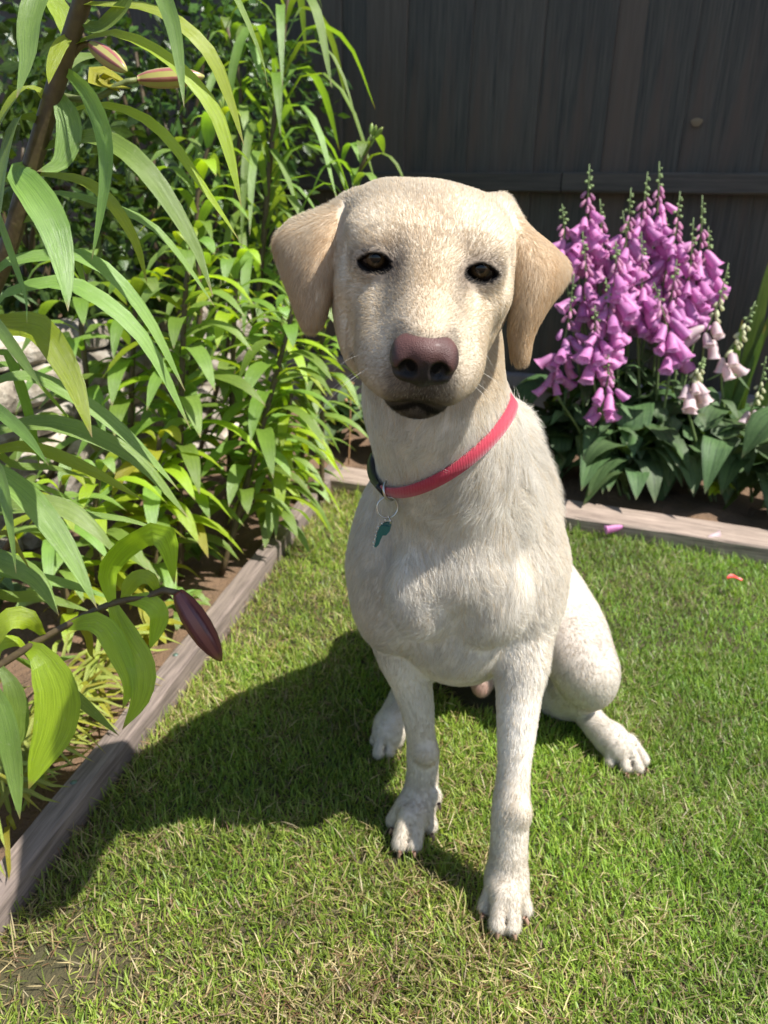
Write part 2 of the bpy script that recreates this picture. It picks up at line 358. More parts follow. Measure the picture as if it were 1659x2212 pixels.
M_SWORD = leaf_mat('sword_leaf', (0.055, 0.115, 0.030), (0.115, 0.195, 0.050), rough=0.42, trans=0.32, vein=50)
M_STRAP = leaf_mat('strap_leaf', (0.20, 0.27, 0.035), (0.36, 0.40, 0.075), rough=0.42, trans=0.35, vein=20)
M_SAGE = leaf_mat('weed_leaf', (0.085, 0.15, 0.060), (0.15, 0.23, 0.095), rough=0.6, trans=0.32, vein=10)
def stem_mat(name, a, b, rough=0.55, scale=120):
    m = Mat(name); n = m.noise(m.coord('Object'), scale, 4, 0.65); n2 = m.noise(m.coord('Object'), 18, 3, 0.6)
    m.color(m.mix(n2.outputs['Fac'], m.ramp(n.outputs['Fac'], [(0.35, a), (0.65, b)]), tuple(0.5 * (x + y) for x, y in zip(a, b)))); m.set(Roughness=rough); m.bump(n.outputs['Fac'], 0.5, 0.0012); return m
M_STEM = stem_mat('lily_stem', (0.050, 0.030, 0.018), (0.115, 0.085, 0.035))
M_STEMG = stem_mat('green_stem', (0.075, 0.10, 0.030), (0.15, 0.17, 0.055))
M_FSTEM = stem_mat('foxglove_stem', (0.10, 0.16, 0.05), (0.19, 0.26, 0.09), 0.6)
M_DRY = stem_mat('dry_stem', (0.28, 0.15, 0.07), (0.45, 0.27, 0.13), 0.8)

def cr(pts, n):
    """Catmull-Rom through Vectors, n samples, even in arc length"""
    P = [2 * pts[0] - pts[1]] + list(pts) + [2 * pts[-1] - pts[-2]]; out = []
    for i in range(1, len(P) - 2):
        a, b, c, d = P[i - 1:i + 3]
        for k in range(12):
            t = k / 12; out.append(0.5 * (2 * b + (c - a) * t + (2 * a - 5 * b + 4 * c - d) * t * t + (3 * b - a - 3 * c + d) * t ** 3))
    out.append(Vector(pts[-1]))
    acc = [0]
    for i in range(1, len(out)): acc.append(acc[-1] + (out[i] - out[i - 1]).length)
    res = []; j = 0
    for k in range(n):
        s = acc[-1] * k / (n - 1)
        while j < len(acc) - 2 and acc[j + 1] < s: j += 1
        t = (s - acc[j]) / max(acc[j + 1] - acc[j], 1e-9); res.append(out[j].lerp(out[j + 1], min(max(t, 0), 1)))
    return res, acc[-1]
PROFILES = {'lance': [(0, .30), (.08, .48), (.25, .88), (.42, 1.0), (.60, .90), (.78, .60), (.90, .30), (.97, .10), (1, .012)],
            'strap': [(0, .55), (.1, .75), (.3, 1.0), (.6, .92), (.8, .66), (.93, .30), (1, .02)],
            'ovate': [(0, .12), (.10, .16), (.18, .45), (.30, .86), (.45, 1.0), (.62, .88), (.80, .52), (.92, .22), (1, .02)],
            'sword': [(0, .8), (.3, 1.0), (.7, .85), (.9, .45), (1, .02)]}
def leaf(pts, width, parent, mat, hint=None, prof='lance', rows=10, across=5, fold=0.22, twist=0.0, wave=0.0, name='leaf', seed=0):
    """one leaf blade along points; hint is where its upper face looks"""
    C, L = cr([Vector(p) for p in pts], rows)
    hint = Vector(hint) if hint is not None else Vector((0, -0.75, 0.65))
    xs = [p[0] for p in PROFILES[prof]]; ys = [p[1] for p in PROFILES[prof]]
    V, UV = [], []
    for j, c in enumerate(C):
        t = j / (rows - 1); tg = (C[min(j + 1, rows - 1)] - C[max(j - 1, 0)]).normalized()
        sd = tg.cross(hint)
        if sd.length < 1e-4: sd = tg.cross(Vector((1, 0, 0)))
        sd.normalize(); nr = sd.cross(tg).normalized()
        if twist: sd, nr = sd * math.cos(twist * t) + nr * math.sin(twist * t), nr * math.cos(twist * t) - sd * math.sin(twist * t)
        w = 0.5 * width * float(np.interp(t, xs, ys))
        for i in range(across):
            u = -1 + 2 * i / (across - 1)
            q = c + sd * (u * w * (1 - 0.10 * fold)) + nr * (abs(u) * w * fold * (1 - 0.5 * t)) 
            if wave: q = q + nr * (abs(u) * wave * w * math.sin(t * 9 + seed + (2.0 if u > 0 else 0)))
            V.append(q); UV.append((0.5 + 0.5 * u, t))
    Fq = [(j * across + i, j * across + i + 1, (j + 1) * across + i + 1, (j + 1) * across + i) for j in range(rows - 1) for i in range(across - 1)]
    o = mesh_obj(name, V, Fq, mat.m, parent)
    lay = o.data.uv_layers.new(name='leaf')
    lay.data.foreach_set('uv', [c for f in Fq for v in f for c in UV[v]])
    return o
def tube(pts, rad, parent, mat, name='stem', sides=8, n=16, cap=True, loc=None):
    C, L = cr([Vector(p) for p in pts], n); V, Fq = [], []
    ref = Vector((0.3, -0.9, 0.2))
    for j, c in enumerate(C):
        tg = (C[min(j + 1, n - 1)] - C[max(j - 1, 0)]).normalized(); a = tg.cross(ref).normalized(); b = tg.cross(a)
        r = float(np.interp(j / (n - 1), np.linspace(0, 1, len(rad)), rad))
        for i in range(sides): th = 2 * math.pi * i / sides; V.append(c + a * (r * math.cos(th)) + b * (r * math.sin(th)))
    for j in range(n - 1):
        for i in range(sides): Fq.append((j * sides + i, j * sides + (i + 1) % sides, (j + 1) * sides + (i + 1) % sides, (j + 1) * sides + i))
    if cap: Fq.append(tuple(range(sides - 1, -1, -1))); Fq.append(tuple(range((n - 1) * sides, n * sides)))
    return mesh_obj(name, V, Fq, mat.m, parent, loc=loc)
# ================================================================ lilies
def bud(a, b, r, parent, mat, ridges=6, name='bud', depth=0.13):
    """a closed lily bud from a (stalk) to b (tip) with three ridged seams"""
    a, b = Vector(a), Vector(b); ax = b - a; L = ax.length; ax.normalize(); u = ax.cross(Vector((0.2, -1, 0.3))).normalized(); v = ax.cross(u)
    prof = [(0, .38), (.05, .55), (.15, .78), (.32, .96), (.5, 1.0), (.68, .90), (.83, .66), (.93, .40), (1.0, .10)]
    V, Fq = [], []; n = 24
    for t, k in prof:
        for i in range(n):
            th = 2 * math.pi * i / n; q = r * k * (1 - depth * (0.5 - 0.5 * math.cos(ridges * th)) ** 3)
            V.append(a + ax * (L * t) + u * (q * math.cos(th)) + v * (q * math.sin(th)))
    m = len(prof)
    for j in range(m - 1):
        for i in range(n): Fq.append((j * n + i, j * n + (i + 1) % n, (j + 1) * n + (i + 1) % n, (j + 1) * n + i))
    Fq.append(tuple(range(n))); Fq.append(tuple(range((m - 1) * n, m * n)))
    o = mesh_obj(name, V, Fq, mat.m, parent)
    lay = o.data.uv_layers.new(name='leaf'); lay.data.foreach_set('uv', [c for f in Fq for w in f for c in ((w % n) / n, (w // n) / (m - 1))])
    return o
def bud_mat(name, a, b, tipc, stripe=None):
    m = Mat(name); uv = m.n.new('ShaderNodeUVMap'); uv.uv_map = 'leaf'; sp = m.n.new('ShaderNodeSeparateXYZ'); m.l(uv.outputs['UV'], sp.inputs[0])
    n = m.noise(m.coord('Object'), 60, 4, 0.6); c = m.ramp(n.outputs['Fac'], [(0.3, a), (0.7, b)])
    if stripe is not None:
        w = m.n.new('ShaderNodeMath'); w.operation = 'MULTIPLY'; w.inputs[1].default_value = 2 * math.pi * 6; m.l(sp.outputs['X'], w.inputs[0])
        cs = m.n.new('ShaderNodeMath'); cs.operation = 'COSINE'; m.l(w.outputs[0], cs.inputs[0]); c = m.mix(m.ramp(cs.outputs[0], [(0.0, (1, 1, 1)), (0.35, (0, 0, 0))]), c, stripe)
    c = m.mix(m.ramp(sp.outputs['Y'], [(0.80, (0, 0, 0)), (1.0, (1, 1, 1))]), c, tipc); m.color(c); m.set(Roughness=0.30); m.bump(n.outputs['Fac'], 0.15, 0.001); return m
M_BUD = bud_mat('lily_bud_maroon', (0.060, 0.012, 0.018), (0.125, 0.030, 0.034), (0.20, 0.13, 0.03), (0.17, 0.055, 0.045))
M_BUDP = bud_mat('lily_bud_pink', (0.24, 0.075, 0.085), (0.33, 0.13, 0.11), (0.33, 0.35, 0.10), (0.36, 0.33, 0.12))
M_BUDG = bud_mat('lily_bud_green', (0.14, 0.22, 0.04), (0.22, 0.30, 0.06), (0.28, 0.28, 0.08))

def pl(points, Y0, Y1):
    """picture points of one leaf carried to their places in the bed, from distance Y0 to Y1"""
    n = len(points); return [at(x, y, Y0 + (Y1 - Y0) * i / (n - 1)) for i, (x, y) in enumerate(points)]
def wm(px, py, Y): return px * (Y / ray(829, py).y) / FPX      # width in metres of px pixels at that place
def plant(name, base, label, group): 
    o = empty(name, base); tag(o, label, 'lily', group); return o
GL = 'lilies in the left bed'
# ---- the nearest tall lily, thick brown stem leaning out of the corner
A = plant('lily', (-0.62, 0.80, 0.01), 'tallest nearest lily with thick brown stem and long arching leaves', GL)
tube([(-0.62, 0.80, 0.01), (-0.52, 0.77, 0.40), at(-6, 600, .745), at(62, 380, .735), at(128, 160, .725), at(182, -10, .715), at(235, -190, .70)], [0.0105, 0.0098, 0.0092, 0.0084, 0.007], A, M_STEM, 'stem', 10, 30)
H1, H2, H3 = (0.2, -0.8, 0.5), (0.35, -0.5, 0.8), (-0.3, -0.85, 0.35)
for pts, Y0, Y1, w, hint, mat in (
    ([(70, 355), (36, 368), (70, 410), (118, 490), (141, 590), (147, 672)], .735, .63, 84, (0.1, -0.9, 0.3), M_LILY),
    ([(138, 150), (185, 195), (224, 280), (232, 370), (215, 480), (198, 562)], .725, .64, 58, (-0.5, -0.8, 0.2), M_LILY),
    ([(160, 95), (250, 73), (364, 130), (458, 234), (498, 345), (522, 450)], .72, .70, 58, H2, M_LIME),
    ([(182, 8), (333, 24), (442, 104), (492, 205), (527, 315)], .71, .72, 60, H2, M_LIME),
    ([(230, -80), (320, -60), (368, 30), (388, 130), (398, 232)], .70, .60, 48, (-0.3, -0.9, 0.2), M_LILY),
    ([(180, -30), (110, -60), (70, 40), (62, 125), (36, 212)], .71, .58, 84, (-0.25, -0.9, 0.3), M_LILY),
    ([(104, 255), (224, 229), (343, 281), (458, 432), (517, 520)], .73, .72, 42, H2, M_LIME),
    ([(78, 322), (208, 296), (312, 364), (416, 520), (460, 640)], .735, .66, 54, H1, M_LILY),
    ([(62, 374), (172, 390), (234, 432), (291, 520), (318, 612)], .735, .74, 42, H2, M_LIME),
    ([(45, 420), (130, 418), (208, 437), (322, 484), (395, 562), (465, 664)], .74, .76, 30, H2, M_LILY),
    ([(95, 270), (45, 250), (15, 330), (-5, 470), (-20, 560)], .73, .66, 60, (-0.6, -0.7, 0.3), M_LILY),
    ([(118, 190), (150, 270), (132, 350), (80, 370)], .73, .70, 62, (0.2, -0.9, 0.2), M_LILY),
    ([(110, 215), (60, 190), (20, 230), (-30, 330)], .73, .70, 58, (-0.6, -0.6, 0.5), M_LIME),
    ([(150, 100), (138, 40), (112, -10), (95, -80)], .72, .75, 50, H1, M_LIME),
    ([(120, 175), (160, 130), (205, 120), (235, 128)], .73, .80, 30, H2, M_LILY_D),
    ([(20, 500), (70, 470), (140, 520), (175, 590), (190, 640)], .74, .72, 26, H1, M_LILY),
    ([(15, 470), (-10, 440), (30, 560), (56, 640), (58, 700)], .74, .66, 26, (-.5, -.8, .2), M_LILY),
    ([(170, 40), (210, 60), (262, 20), (300, -40)], .72, .70, 46, H1, M_LILY),
    ([(160, 70), (130, 100), (112, 145), (105, 182)], .72, .68, 34, (0.2, -.9, .1), M_LIME),
    ([(200, -60), (300, -130), (470, -60), (560, 110), (578, 190)], .70, .74, 34, H2, M_LILY)):
    leaf(pl(pts, Y0, Y1), .88 * wm(w, pts[len(pts) // 2][1], .5 * (Y0 + Y1)), A, mat, hint, rows=13, fold=0.20, wave=0.05, seed=w)
tube(pl([(150, 128), (176, 98), (198, 96)], .725, .72), [0.003, 0.0024], A, M_STEM, 'bud_stalk', 8, 8)
bud(at(196, 96, .72), at(274, 154, .70), wm(20, 130, .71), A, M_BUDP)
tube(pl([(120, 205), (200, 215), (262, 180), (300, 172)], .735, .75), [0.0030, 0.0024], A, M_STEMG, 'bud_stalk', 8, 8)
bud(at(298, 172, .75), at(442, 165, .76), wm(21, 168, .75), A, M_BUDP)
for pts, w in (([(270, 178), (215, 150), (205, 180), (290, 192)], 34), ([(262, 182), (240, 165), (225, 178), (262, 200)], 26)):
    leaf(pl(pts, .75, .74), wm(w, 170, .75), A, M_YELL, H2, rows=9)
# ---- a lily whose stem stands outside the frame, its long leaves reach in
A2 = plant('lily', (-0.60, 0.72, 0.01), 'lily with very long strap leaves sweeping in from the left edge', GL)
tube([(-0.60, 0.72, 0.01), at(-70, 1350, .70), at(-60, 1000, .70), at(-45, 700, .71), at(-30, 540, .72)], [0.009, 0.008, 0.0065, 0.005], A2, M_STEM, 'stem', 10, 24)
for pts, Y0, Y1, w, hint, mat in (
    ([(-45, 700), (0, 655), (31, 628), (146, 613), (260, 680), (333, 769), (412, 928)], .71, .68, 55, H2, M_LILY),
    ([(-40, 640), (5, 572), (156, 551), (234, 588), (320, 690), (400, 845)], .715, .72, 50, H2, M_LILY),
    ([(-45, 690), (16, 701), (88, 711), (151, 805), (178, 875), (199, 945)], .71, .60, 72, (0.1, -0.85, .4), M_LIME),
    ([(-45, 650), (-5, 701), (47, 774), (92, 838)], .71, .58, 36, (-.2, -.9, .3), M_LILY),
    ([(-55, 850), (0, 820), (78, 815), (208, 888), (312, 977), (387, 1060)], .70, .70, 46, H2, M_LILY),
    ([(-55, 960), (0, 930), (104, 914), (224, 951), (312, 1008), (408, 1120)], .70, .71, 55, H2, M_LILY),
    ([(-55, 1000), (0, 971), (78, 969), (208, 1023), (317, 1085)], .70, .72, 40, H2, M_LIME),
    ([(-55, 980), (0, 1023), (68, 1080), (135, 1169), (175, 1240), (210, 1315)], .70, .60, 62, H1, M_LILY),
    ([(-58, 1110), (0, 1091), (130, 1096), (208, 1148), (258, 1206)], .70, .68, 60, H2, M_LILY),
    ([(-55, 840), (0, 888), (57, 940), (106, 1006)], .70, .57, 36, (-.1, -.9, .35), M_LILY),
    ([(-58, 960), (-5, 1010), (21, 1117), (35, 1240)], .70, .56, 45, (-.3, -.9, .2), M_LILY),
    ([(-55, 1120), (60, 1100), (182, 1112), (270, 1122), (361, 1150)], .70, .76, 24, H2, M_LILY),
    ([(-60, 1180), (0, 1210), (78, 1252), (127, 1330)], .70, .64, 60, H2, M_LILY),
    ([(-60, 1240), (21, 1240), (130, 1258), (252, 1296)], .70, .76, 30, H2, M_LILY),
    ([(-60, 1260), (20, 1290), (90, 1290), (200, 1322)], .70, .80, 34, H2, M_LILY_D),
    ([(-50, 770), (10, 760), (50, 850), (78, 960), (85, 1010)], .70, .74, 26, H1, M_LILY_D),
    ([(-55, 900), (20, 1000), (110, 1010), (198, 1034)], .70, .80, 26, H2, M_LILY_D),
    ([(-50, 800), (40, 790), (110, 860), (170, 930)], .70, .82, 26, H2, M_LILY_D),
    ([(-55, 1060), (30, 1046), (110, 1060), (190, 1100)], .70, .85, 26, H2, M_LILY_D),
    ([(-60, 1200), (10, 1150), (40, 1190), (65, 1230)], .70, .66, 20, H2, M_YELL)):
    leaf(pl(pts, Y0, Y1), .88 * wm(w, pts[len(pts) // 2][1], .5 * (Y0 + Y1)), A2, mat, hint, rows=13, fold=0.20, wave=0.05, seed=w)
# ---- the low arching lily with the big maroon bud
B = plant('lily', (-0.58, 0.56, 0.01), 'low arching lily carrying one large drooping maroon bud', GL)
tube([(-0.58, 0.56, 0.01), (-0.53, 0.575, 0.20), at(-60, 1478, .605), at(-20, 1450, .61), at(100, 1375, .625), at(235, 1306, .64), at(322, 1287, .645), at(362, 1272, .645), at(388, 1282, .643)], [0.006, 0.0058, 0.005, 0.0040, 0.0034, 0.0034], B, M_STEM, 'stem', 10, 34)
bud(at(383, 1278, .643), at(478, 1428, .63), wm(28, 1350, .636), B, M_BUD)
for pts, Y0, Y1, w, hint, mat in (
    ([(241, 1298), (232, 1236), (272, 1180), (334, 1150), (362, 1174), (377, 1262)], .64, .655, 84, (0.75, -0.6, -0.2), M_LIME),
    ([(241, 1300), (272, 1373), (306, 1440), (303, 1510), (264, 1576)], .64, .60, 72, (0.3, -0.95, 0.1), M_LIME),
    ([(265, 1294), (292, 1252), (325, 1250), (344, 1288)], .643, .65, 44, (.3, -.6, .7), M_LIME),
    ([(272, 1297), (318, 1299), (343, 1326), (338, 1362), (322, 1404)], .643, .63, 52, (.5, -.8, .3), M_LIME),
    ([(142, 1354), (215, 1346), (262, 1420), (280, 1480), (264, 1534)], .63, .605, 60, (.4, -.85, .3), M_LIME),
    ([(95, 1372), (60, 1338), (10, 1345), (-40, 1440)], .625, .60, 62, (-.2, -.7, .6), M_LIME),
    ([(60, 1398), (92, 1420), (124, 1495), (118, 1575), (88, 1640), (62, 1704)], .62, .575, 112, (.2, -.95, .2), M_LIME),
    ([(50, 1405), (122, 1471), (196, 1534), (258, 1590)], .62, .66, 34, H2, M_LILY),
    ([(-30, 1455), (10, 1545), (30, 1660), (43, 1770)], .61, .56, 66, (-.1, -.95, .2), M_LILY),
    ([(0, 1440), (30, 1490), (40, 1580), (20, 1640)], .61, .59, 56, (.2, -.95, .1), M_LILY),
    ([(30, 1420), (80, 1440), (130, 1425), (170, 1415)], .62, .70, 24, H2, M_LILY_D),
    ([(-20, 1452), (-10, 1400), (30, 1385), (60, 1400)], .61, .64, 40, H2, M_LIME),
    ([(165, 1345), (190, 1375), (196, 1410), (205, 1424)], .63, .64, 20, H2, M_YELL),
    ([(246, 1296), (262, 1340), (280, 1370), (312, 1390)], .64, .632, 12, H1, M_YELL)):
    leaf(pl(pts, Y0, Y1), .86 * wm(w, pts[len(pts) // 2][1], .5 * (Y0 + Y1)), B, mat, hint, rows=13, fold=0.16, wave=0.06, seed=w)

# ---- the lilies further back in the row
def lily(label, path, n, L, W, z0=0.06, droop=0.35, rad=0.0062, buds=0, seed=1, mats=(M_LILY_D,), rise=0.25, low_yellow=True, topfrac=1.0):
    rr = random.Random(seed); path = [Vector(p) for p in path]
    o = plant('lily', path[0], label, GL); C, Ls = cr(path, 60)
    tube(path, [rad, rad * .9, rad * .6], o, M_STEM, 'stem', 8, 18)
    ang = rr.uniform(0, 6); n = int(n * 1.3); W *= 1.15; L *= 1.05
    for i in range(n):
        f = (i + 0.5) / n; s = z0 + (topfrac - z0) * f; k = s * 59; a = C[int(k)].lerp(C[min(int(k) + 1, 59)], k - int(k))
        ang += 2.399 + rr.uniform(-.25, .25)
        out = Vector((math.cos(ang), math.sin(ang), 0)); ll = L * rr.uniform(.8, 1.15) * (0.75 + 0.45 * math.sin(math.pi * min(f * 1.1, 1))) * (0.55 if f > 0.93 else 1)
        up = rise + rr.uniform(-.12, .18) + (0.5 if f > 0.9 else 0); dr = droop * rr.uniform(.7, 1.3)
        p0 = a + out * rad * .6; p1 = a + out * ll * .33 + Vector((0, 0, ll * (up * .42))); p2 = a + out * ll * .68 + Vector((0, 0, ll * (up * .55 - dr * .35))); p3 = a + out * ll * .96 + Vector((0, 0, ll * (up * .45 - dr)))
        m = M_YELL if (low_yellow and f < 0.16 and rr.random() < .6) else rr.choice(mats)
        leaf([p0, p1, p2, p3], W * rr.uniform(.8, 1.15), o, m, out * -0.15 + Vector((0, 0, 1)), rows=9, across=3, fold=0.25, wave=0.05, seed=i, twist=rr.uniform(-.3, .3))
    top = C[-1]; dirn = (C[-1] - C[-4]).normalized()
    for b in range(buds):
        d = (dirn + Vector((rr.uniform(-.6, .6), rr.uniform(-.6, .6), rr.uniform(0, .3)))).normalized(); q = top + d * 0.018
        tube([top - dirn * .004, top + d * .009, q], [.0016, .0014], o, M_STEMG, 'bud_stalk', 6, 5)
        bud(q, q + d * rr.uniform(.018, .03), .0042, o, M_BUDG)
    return o
def root(px, py, z=0.02): return Vector(atz(px, py, z))
def up_path(base, *tops): return [base] + [Vector(t) for t in tops]
ML = (M_LILY_D, M_LILY_D, M_LILY)
b1 = root(478, 1243); lily('lily with bare lower stem leaning towards the dog beside the edging', up_path(b1, at(520, 1090, b1.y + .02), at(572, 900, b1.y + .05), at(624, 705, b1.y + .08), at(640, 640, b1.y + .09)), 34, .125, .027, z0=.26, seed=3, mats=ML, low_yellow=False)
b2 = root(392, 1250); lily('upright lily with pale green leaves nearest to the edging bolt', up_path(b2, at(388, 1050, b2.y), at(392, 850, b2.y), at(400, 640, b2.y), at(415, 520, b2.y)), 40, .130, .030, z0=.10, seed=5, mats=(M_LILY, M_LILY_D, M_LIME))
b3 = root(283, 1235); lily('upright lily in front of the stone wall with yellowing lower leaves', up_path(b3, at(283, 1050, b3.y), at(283, 880, b3.y), at(290, 700, b3.y), at(300, 600, b3.y)), 30, .125, .028, z0=.08, seed=8, mats=ML)
b4 = Vector((-0.36, 1.72, .02)); lily('tall dark stemmed lily with narrow drooping leaves against the fence', up_path(b4, at(560, 620, 1.72), at(585, 330, 1.72), at(612, 80, 1.72), at(628, -60, 1.72)), 44, .19, .019, z0=.30, droop=.85, rise=.75, seed=13, mats=ML, low_yellow=False, rad=.0075)
b5 = Vector((-0.15, 1.66, .02)); lily('lily with small green buds at its tip just above the dog', up_path(b5, at(700, 620, 1.66), at(740, 480, 1.65), at(775, 375, 1.62), at(798, 312, 1.60)), 26, .12, .021, z0=.35, droop=.55, rise=.55, buds=4, seed=17, mats=ML, low_yellow=False)
b6 = Vector((-0.56, 1.50, .02)); lily('lily with upright young leaves between the tall ones', up_path(b6, at(420, 760, 1.5), at(425, 520, 1.5), at(430, 380, 1.5), at(475, 262, 1.5)), 34, .12, .025, z0=.25, droop=.25, rise=.7, buds=2, seed=21, mats=(M_LILY, M_LIME, M_LILY_D), low_yellow=False)
b7 = Vector((-0.285, 1.55, .02)); lily('bushy lily in the corner with dense bright leaves', up_path(b7, at(585, 900, 1.55), at(600, 780, 1.55), at(612, 660, 1.55)), 40, .12, .024, z0=.10, seed=25, mats=(M_LILY, M_LILY, M_LIME), low_yellow=False)
b8 = Vector((-0.205, 1.70, .02)); lily('short lily spilling pointed leaves over the corner of the edging', up_path(b8, at(655, 960, 1.69), at(670, 860, 1.69), at(690, 745, 1.68)), 38, .115, .023, z0=.06, seed=29, mats=(M_LILY, M_LILY, M_LIME), low_yellow=False)
b9 = Vector((-0.235, 1.40, .02)); lily('small lily with pale leaves drooping over the edging', up_path(b9, at(600, 1060, 1.40), at(612, 960, 1.40), at(630, 850, 1.41)), 34, .10, .021, z0=.15, droop=.6, rise=.15, seed=33, mats=(M_LILY, M_LIME, M_LILY_D), low_yellow=False)
b10 = Vector((-0.49, 1.78, .02)); lily('thin lily half hidden behind the others near the fence', up_path(b10, at(500, 700, 1.78), at(508, 450, 1.78), at(520, 200, 1.78), at(490, 60, 1.78)), 34, .15, .020, z0=.35, droop=.6, rise=.5, seed=37, mats=ML, low_yellow=False)
b11 = Vector((-0.74, 1.25, .02)); lily('lily with broad leaves close to the stone wall', up_path(b11, at(170, 900, 1.27), at(175, 700, 1.28), at(190, 560, 1.28)), 20, .12, .026, z0=.35, droop=.4, rise=.3, seed=41, mats=ML, low_yellow=False)
b12 = root(215, 1345); lily('short lily with lime leaves rising behind the maroon bud', up_path(b12, at(212, 1230, b12.y), at(205, 1120, b12.y), at(215, 1010, b12.y)), 22, .115, .024, z0=.15, droop=.3, rise=.35, seed=45, mats=(M_LILY, M_LIME))
b13 = root(335, 1290); lily('young lily with yellow lower leaves between edging and wall', up_path(b13, at(335, 1180, b13.y), at(338, 1060, b13.y), at(345, 940, b13.y)), 26, .115, .025, z0=.12, droop=.35, rise=.3, seed=47, mats=(M_LILY, M_LIME, M_YELL))
b14 = Vector((-.47, 1.02, .02)); lily('small lily close behind the maroon bud stem', up_path(b14, at(130, 1250, 1.02), at(128, 1130, 1.02), at(135, 1040, 1.02)), 20, .11, .022, z0=.15, droop=.3, rise=.35, seed=49, mats=(M_LILY, M_LIME))
b15 = Vector((-.33, 1.42, .02)); lily('slender lily filling the gap before the stone wall', up_path(b15, at(500, 900, 1.42), at(505, 720, 1.42), at(512, 560, 1.42)), 36, .125, .026, z0=.2, droop=.35, rise=.35, seed=51, mats=(M_LILY, M_LIME, M_LILY_D), low_yellow=False)
# ================================================================ foxgloves
def petal_mat(name, a, b, inner, tint=(1.1, 0.8, 1.1)):
    m = Mat(name); v = m.coord('Object'); n = m.noise(v, 90, 3, 0.6); oi = m.n.new('ShaderNodeObjectInfo')
    c = m.ramp(n.outputs['Fac'], [(0.3, a), (0.7, b)])
    hs = m.n.new('ShaderNodeHueSaturation'); mv = m.n.new('ShaderNodeMapRange'); mv.inputs['To Min'].default_value = 0.82; mv.inputs['To Max'].default_value = 1.15
    mh = m.n.new('ShaderNodeMapRange'); mh.inputs['To Min'].default_value = 0.488; mh.inputs['To Max'].default_value = 0.515
    m.l(oi.outputs['Random'], mv.inputs['Value']); m.l(oi.outputs['Random'], mh.inputs['Value']); m.l(mv.outputs[0], hs.inputs['Value']); m.l(mh.outputs[0], hs.inputs['Hue']); m.l(c, hs.inputs['Color'])
    vo = m.n.new('ShaderNodeTexVoronoi'); vo.inputs['Scale'].default_value = 260; m.l(v, vo.inputs['Vector'])
    spots = m.mix(m.ramp(vo.outputs['Distance'], [(0.20, (1, 1, 1)), (0.32, (0, 0, 0))]), inner, (0.16, 0.01, 0.10))
    ge = m.n.new('ShaderNodeNewGeometry'); c2 = m.mix(ge.outputs['Backfacing'], hs.outputs['Color'], spots)
    m.color(c2); m.set(Roughness=0.5); m.leafy(c2, 0.40, tint); return m
M_PURP = petal_mat('foxglove_purple', (0.58, 0.19, 0.46), (0.73, 0.35, 0.62), (0.66, 0.42, 0.62))
M_PINK = petal_mat('foxglove_pink_bud', (0.55, 0.20, 0.40), (0.66, 0.34, 0.48), (0.6, 0.4, 0.5))
M_PALE = petal_mat('foxglove_pale', (0.70, 0.50, 0.58), (0.76, 0.66, 0.60), (0.78, 0.70, 0.66), (1.05, .95, .95))
M_CREAM = petal_mat('foxglove_cream_bud', (0.62, 0.64, 0.36), (0.72, 0.70, 0.46), (0.7, 0.7, 0.5), (1, 1, .8))
M_CALYX = stem_mat('calyx', (0.14, 0.22, 0.07), (0.26, 0.34, 0.13), 0.6)
def bell_mesh(name, L, prof, mat, lip=0.0, n=10, calyx=0.010):
    V, Fq, mi = [], [], []
    for k, (t, r) in enumerate(prof):
        for i in range(n):
            th = 2 * math.pi * i / n; e = smoothstep(0.75, 1.0, np.array([t]))[0]
            rr = r * (1 + 0.10 * lip * e * math.cos(5 * th)); z = -L * t - lip * 0.006 * e * (1 + math.cos(th)) * 0.5
            V.append((rr * math.cos(th) + lip * 0.002 * e, rr * math.sin(th), z))
    for k in range(len(prof) - 1):
        for i in range(n): Fq.append((k * n + i, (k + 1) * n + i, (k + 1) * n + (i + 1) % n, k * n + (i + 1) % n)); mi.append(0)
    if prof[-1][1] < 0.003: Fq.append(tuple((len(prof) - 1) * n + i for i in range(n))); mi.append(0)
    b = len(V); r0 = prof[1][1] * 1.15                       # five sepals
    for i in range(5):
        th = 2 * math.pi * (i + .5) / 5
        for (rr, dz, da) in ((0.0008, 0.0015, 0), (r0, -calyx * .45, -.45), (r0 * 1.2, -calyx, 0), (r0, -calyx * .45, .45)): V.append((rr * math.cos(th + da), rr * math.sin(th + da), dz))
        Fq.append((b + 4 * i, b + 4 * i + 1, b + 4 * i + 2, b + 4 * i + 3)); mi.append(1)
    me = bpy.data.meshes.new(name); me.from_pydata(V, [], Fq); me.materials.append(mat.m); me.materials.append(M_CALYX.m)
    me.polygons.foreach_set('material_index', mi); me.polygons.foreach_set('use_smooth', [True] * len(Fq)); me.update(); return me
OPEN = [(0, .0025), (.05, .0056), (.20, .0084), (.45, .0108), (.72, .0119), (.90, .0124), (1.0, .0152)]
SHUT = [(0, .002), (.08, .0042), (.35, .0064), (.65, .0078), (.88, .0066), (1.0, .0018)]
ME = {'purple': (bell_mesh('bell', .043, OPEN, M_PURP, 1.0), bell_mesh('bell', .030, SHUT, M_PURP), bell_mesh('bud', .019, [(t, r * .55) for t, r in SHUT], M_PINK), bell_mesh('bud', .0085, [(t, r * .42) for t, r in SHUT], M_CALYX, calyx=.007)),
      'pale': (bell_mesh('bell', .040, OPEN, M_PALE, 1.0), bell_mesh('bell', .028, SHUT, M_CREAM), bell_mesh('bud', .017, [(t, r * .62) for t, r in SHUT], M_CREAM), bell_mesh('bud', .009, [(t, r * .48) for t, r in SHUT], M_CALYX, calyx=.007))}
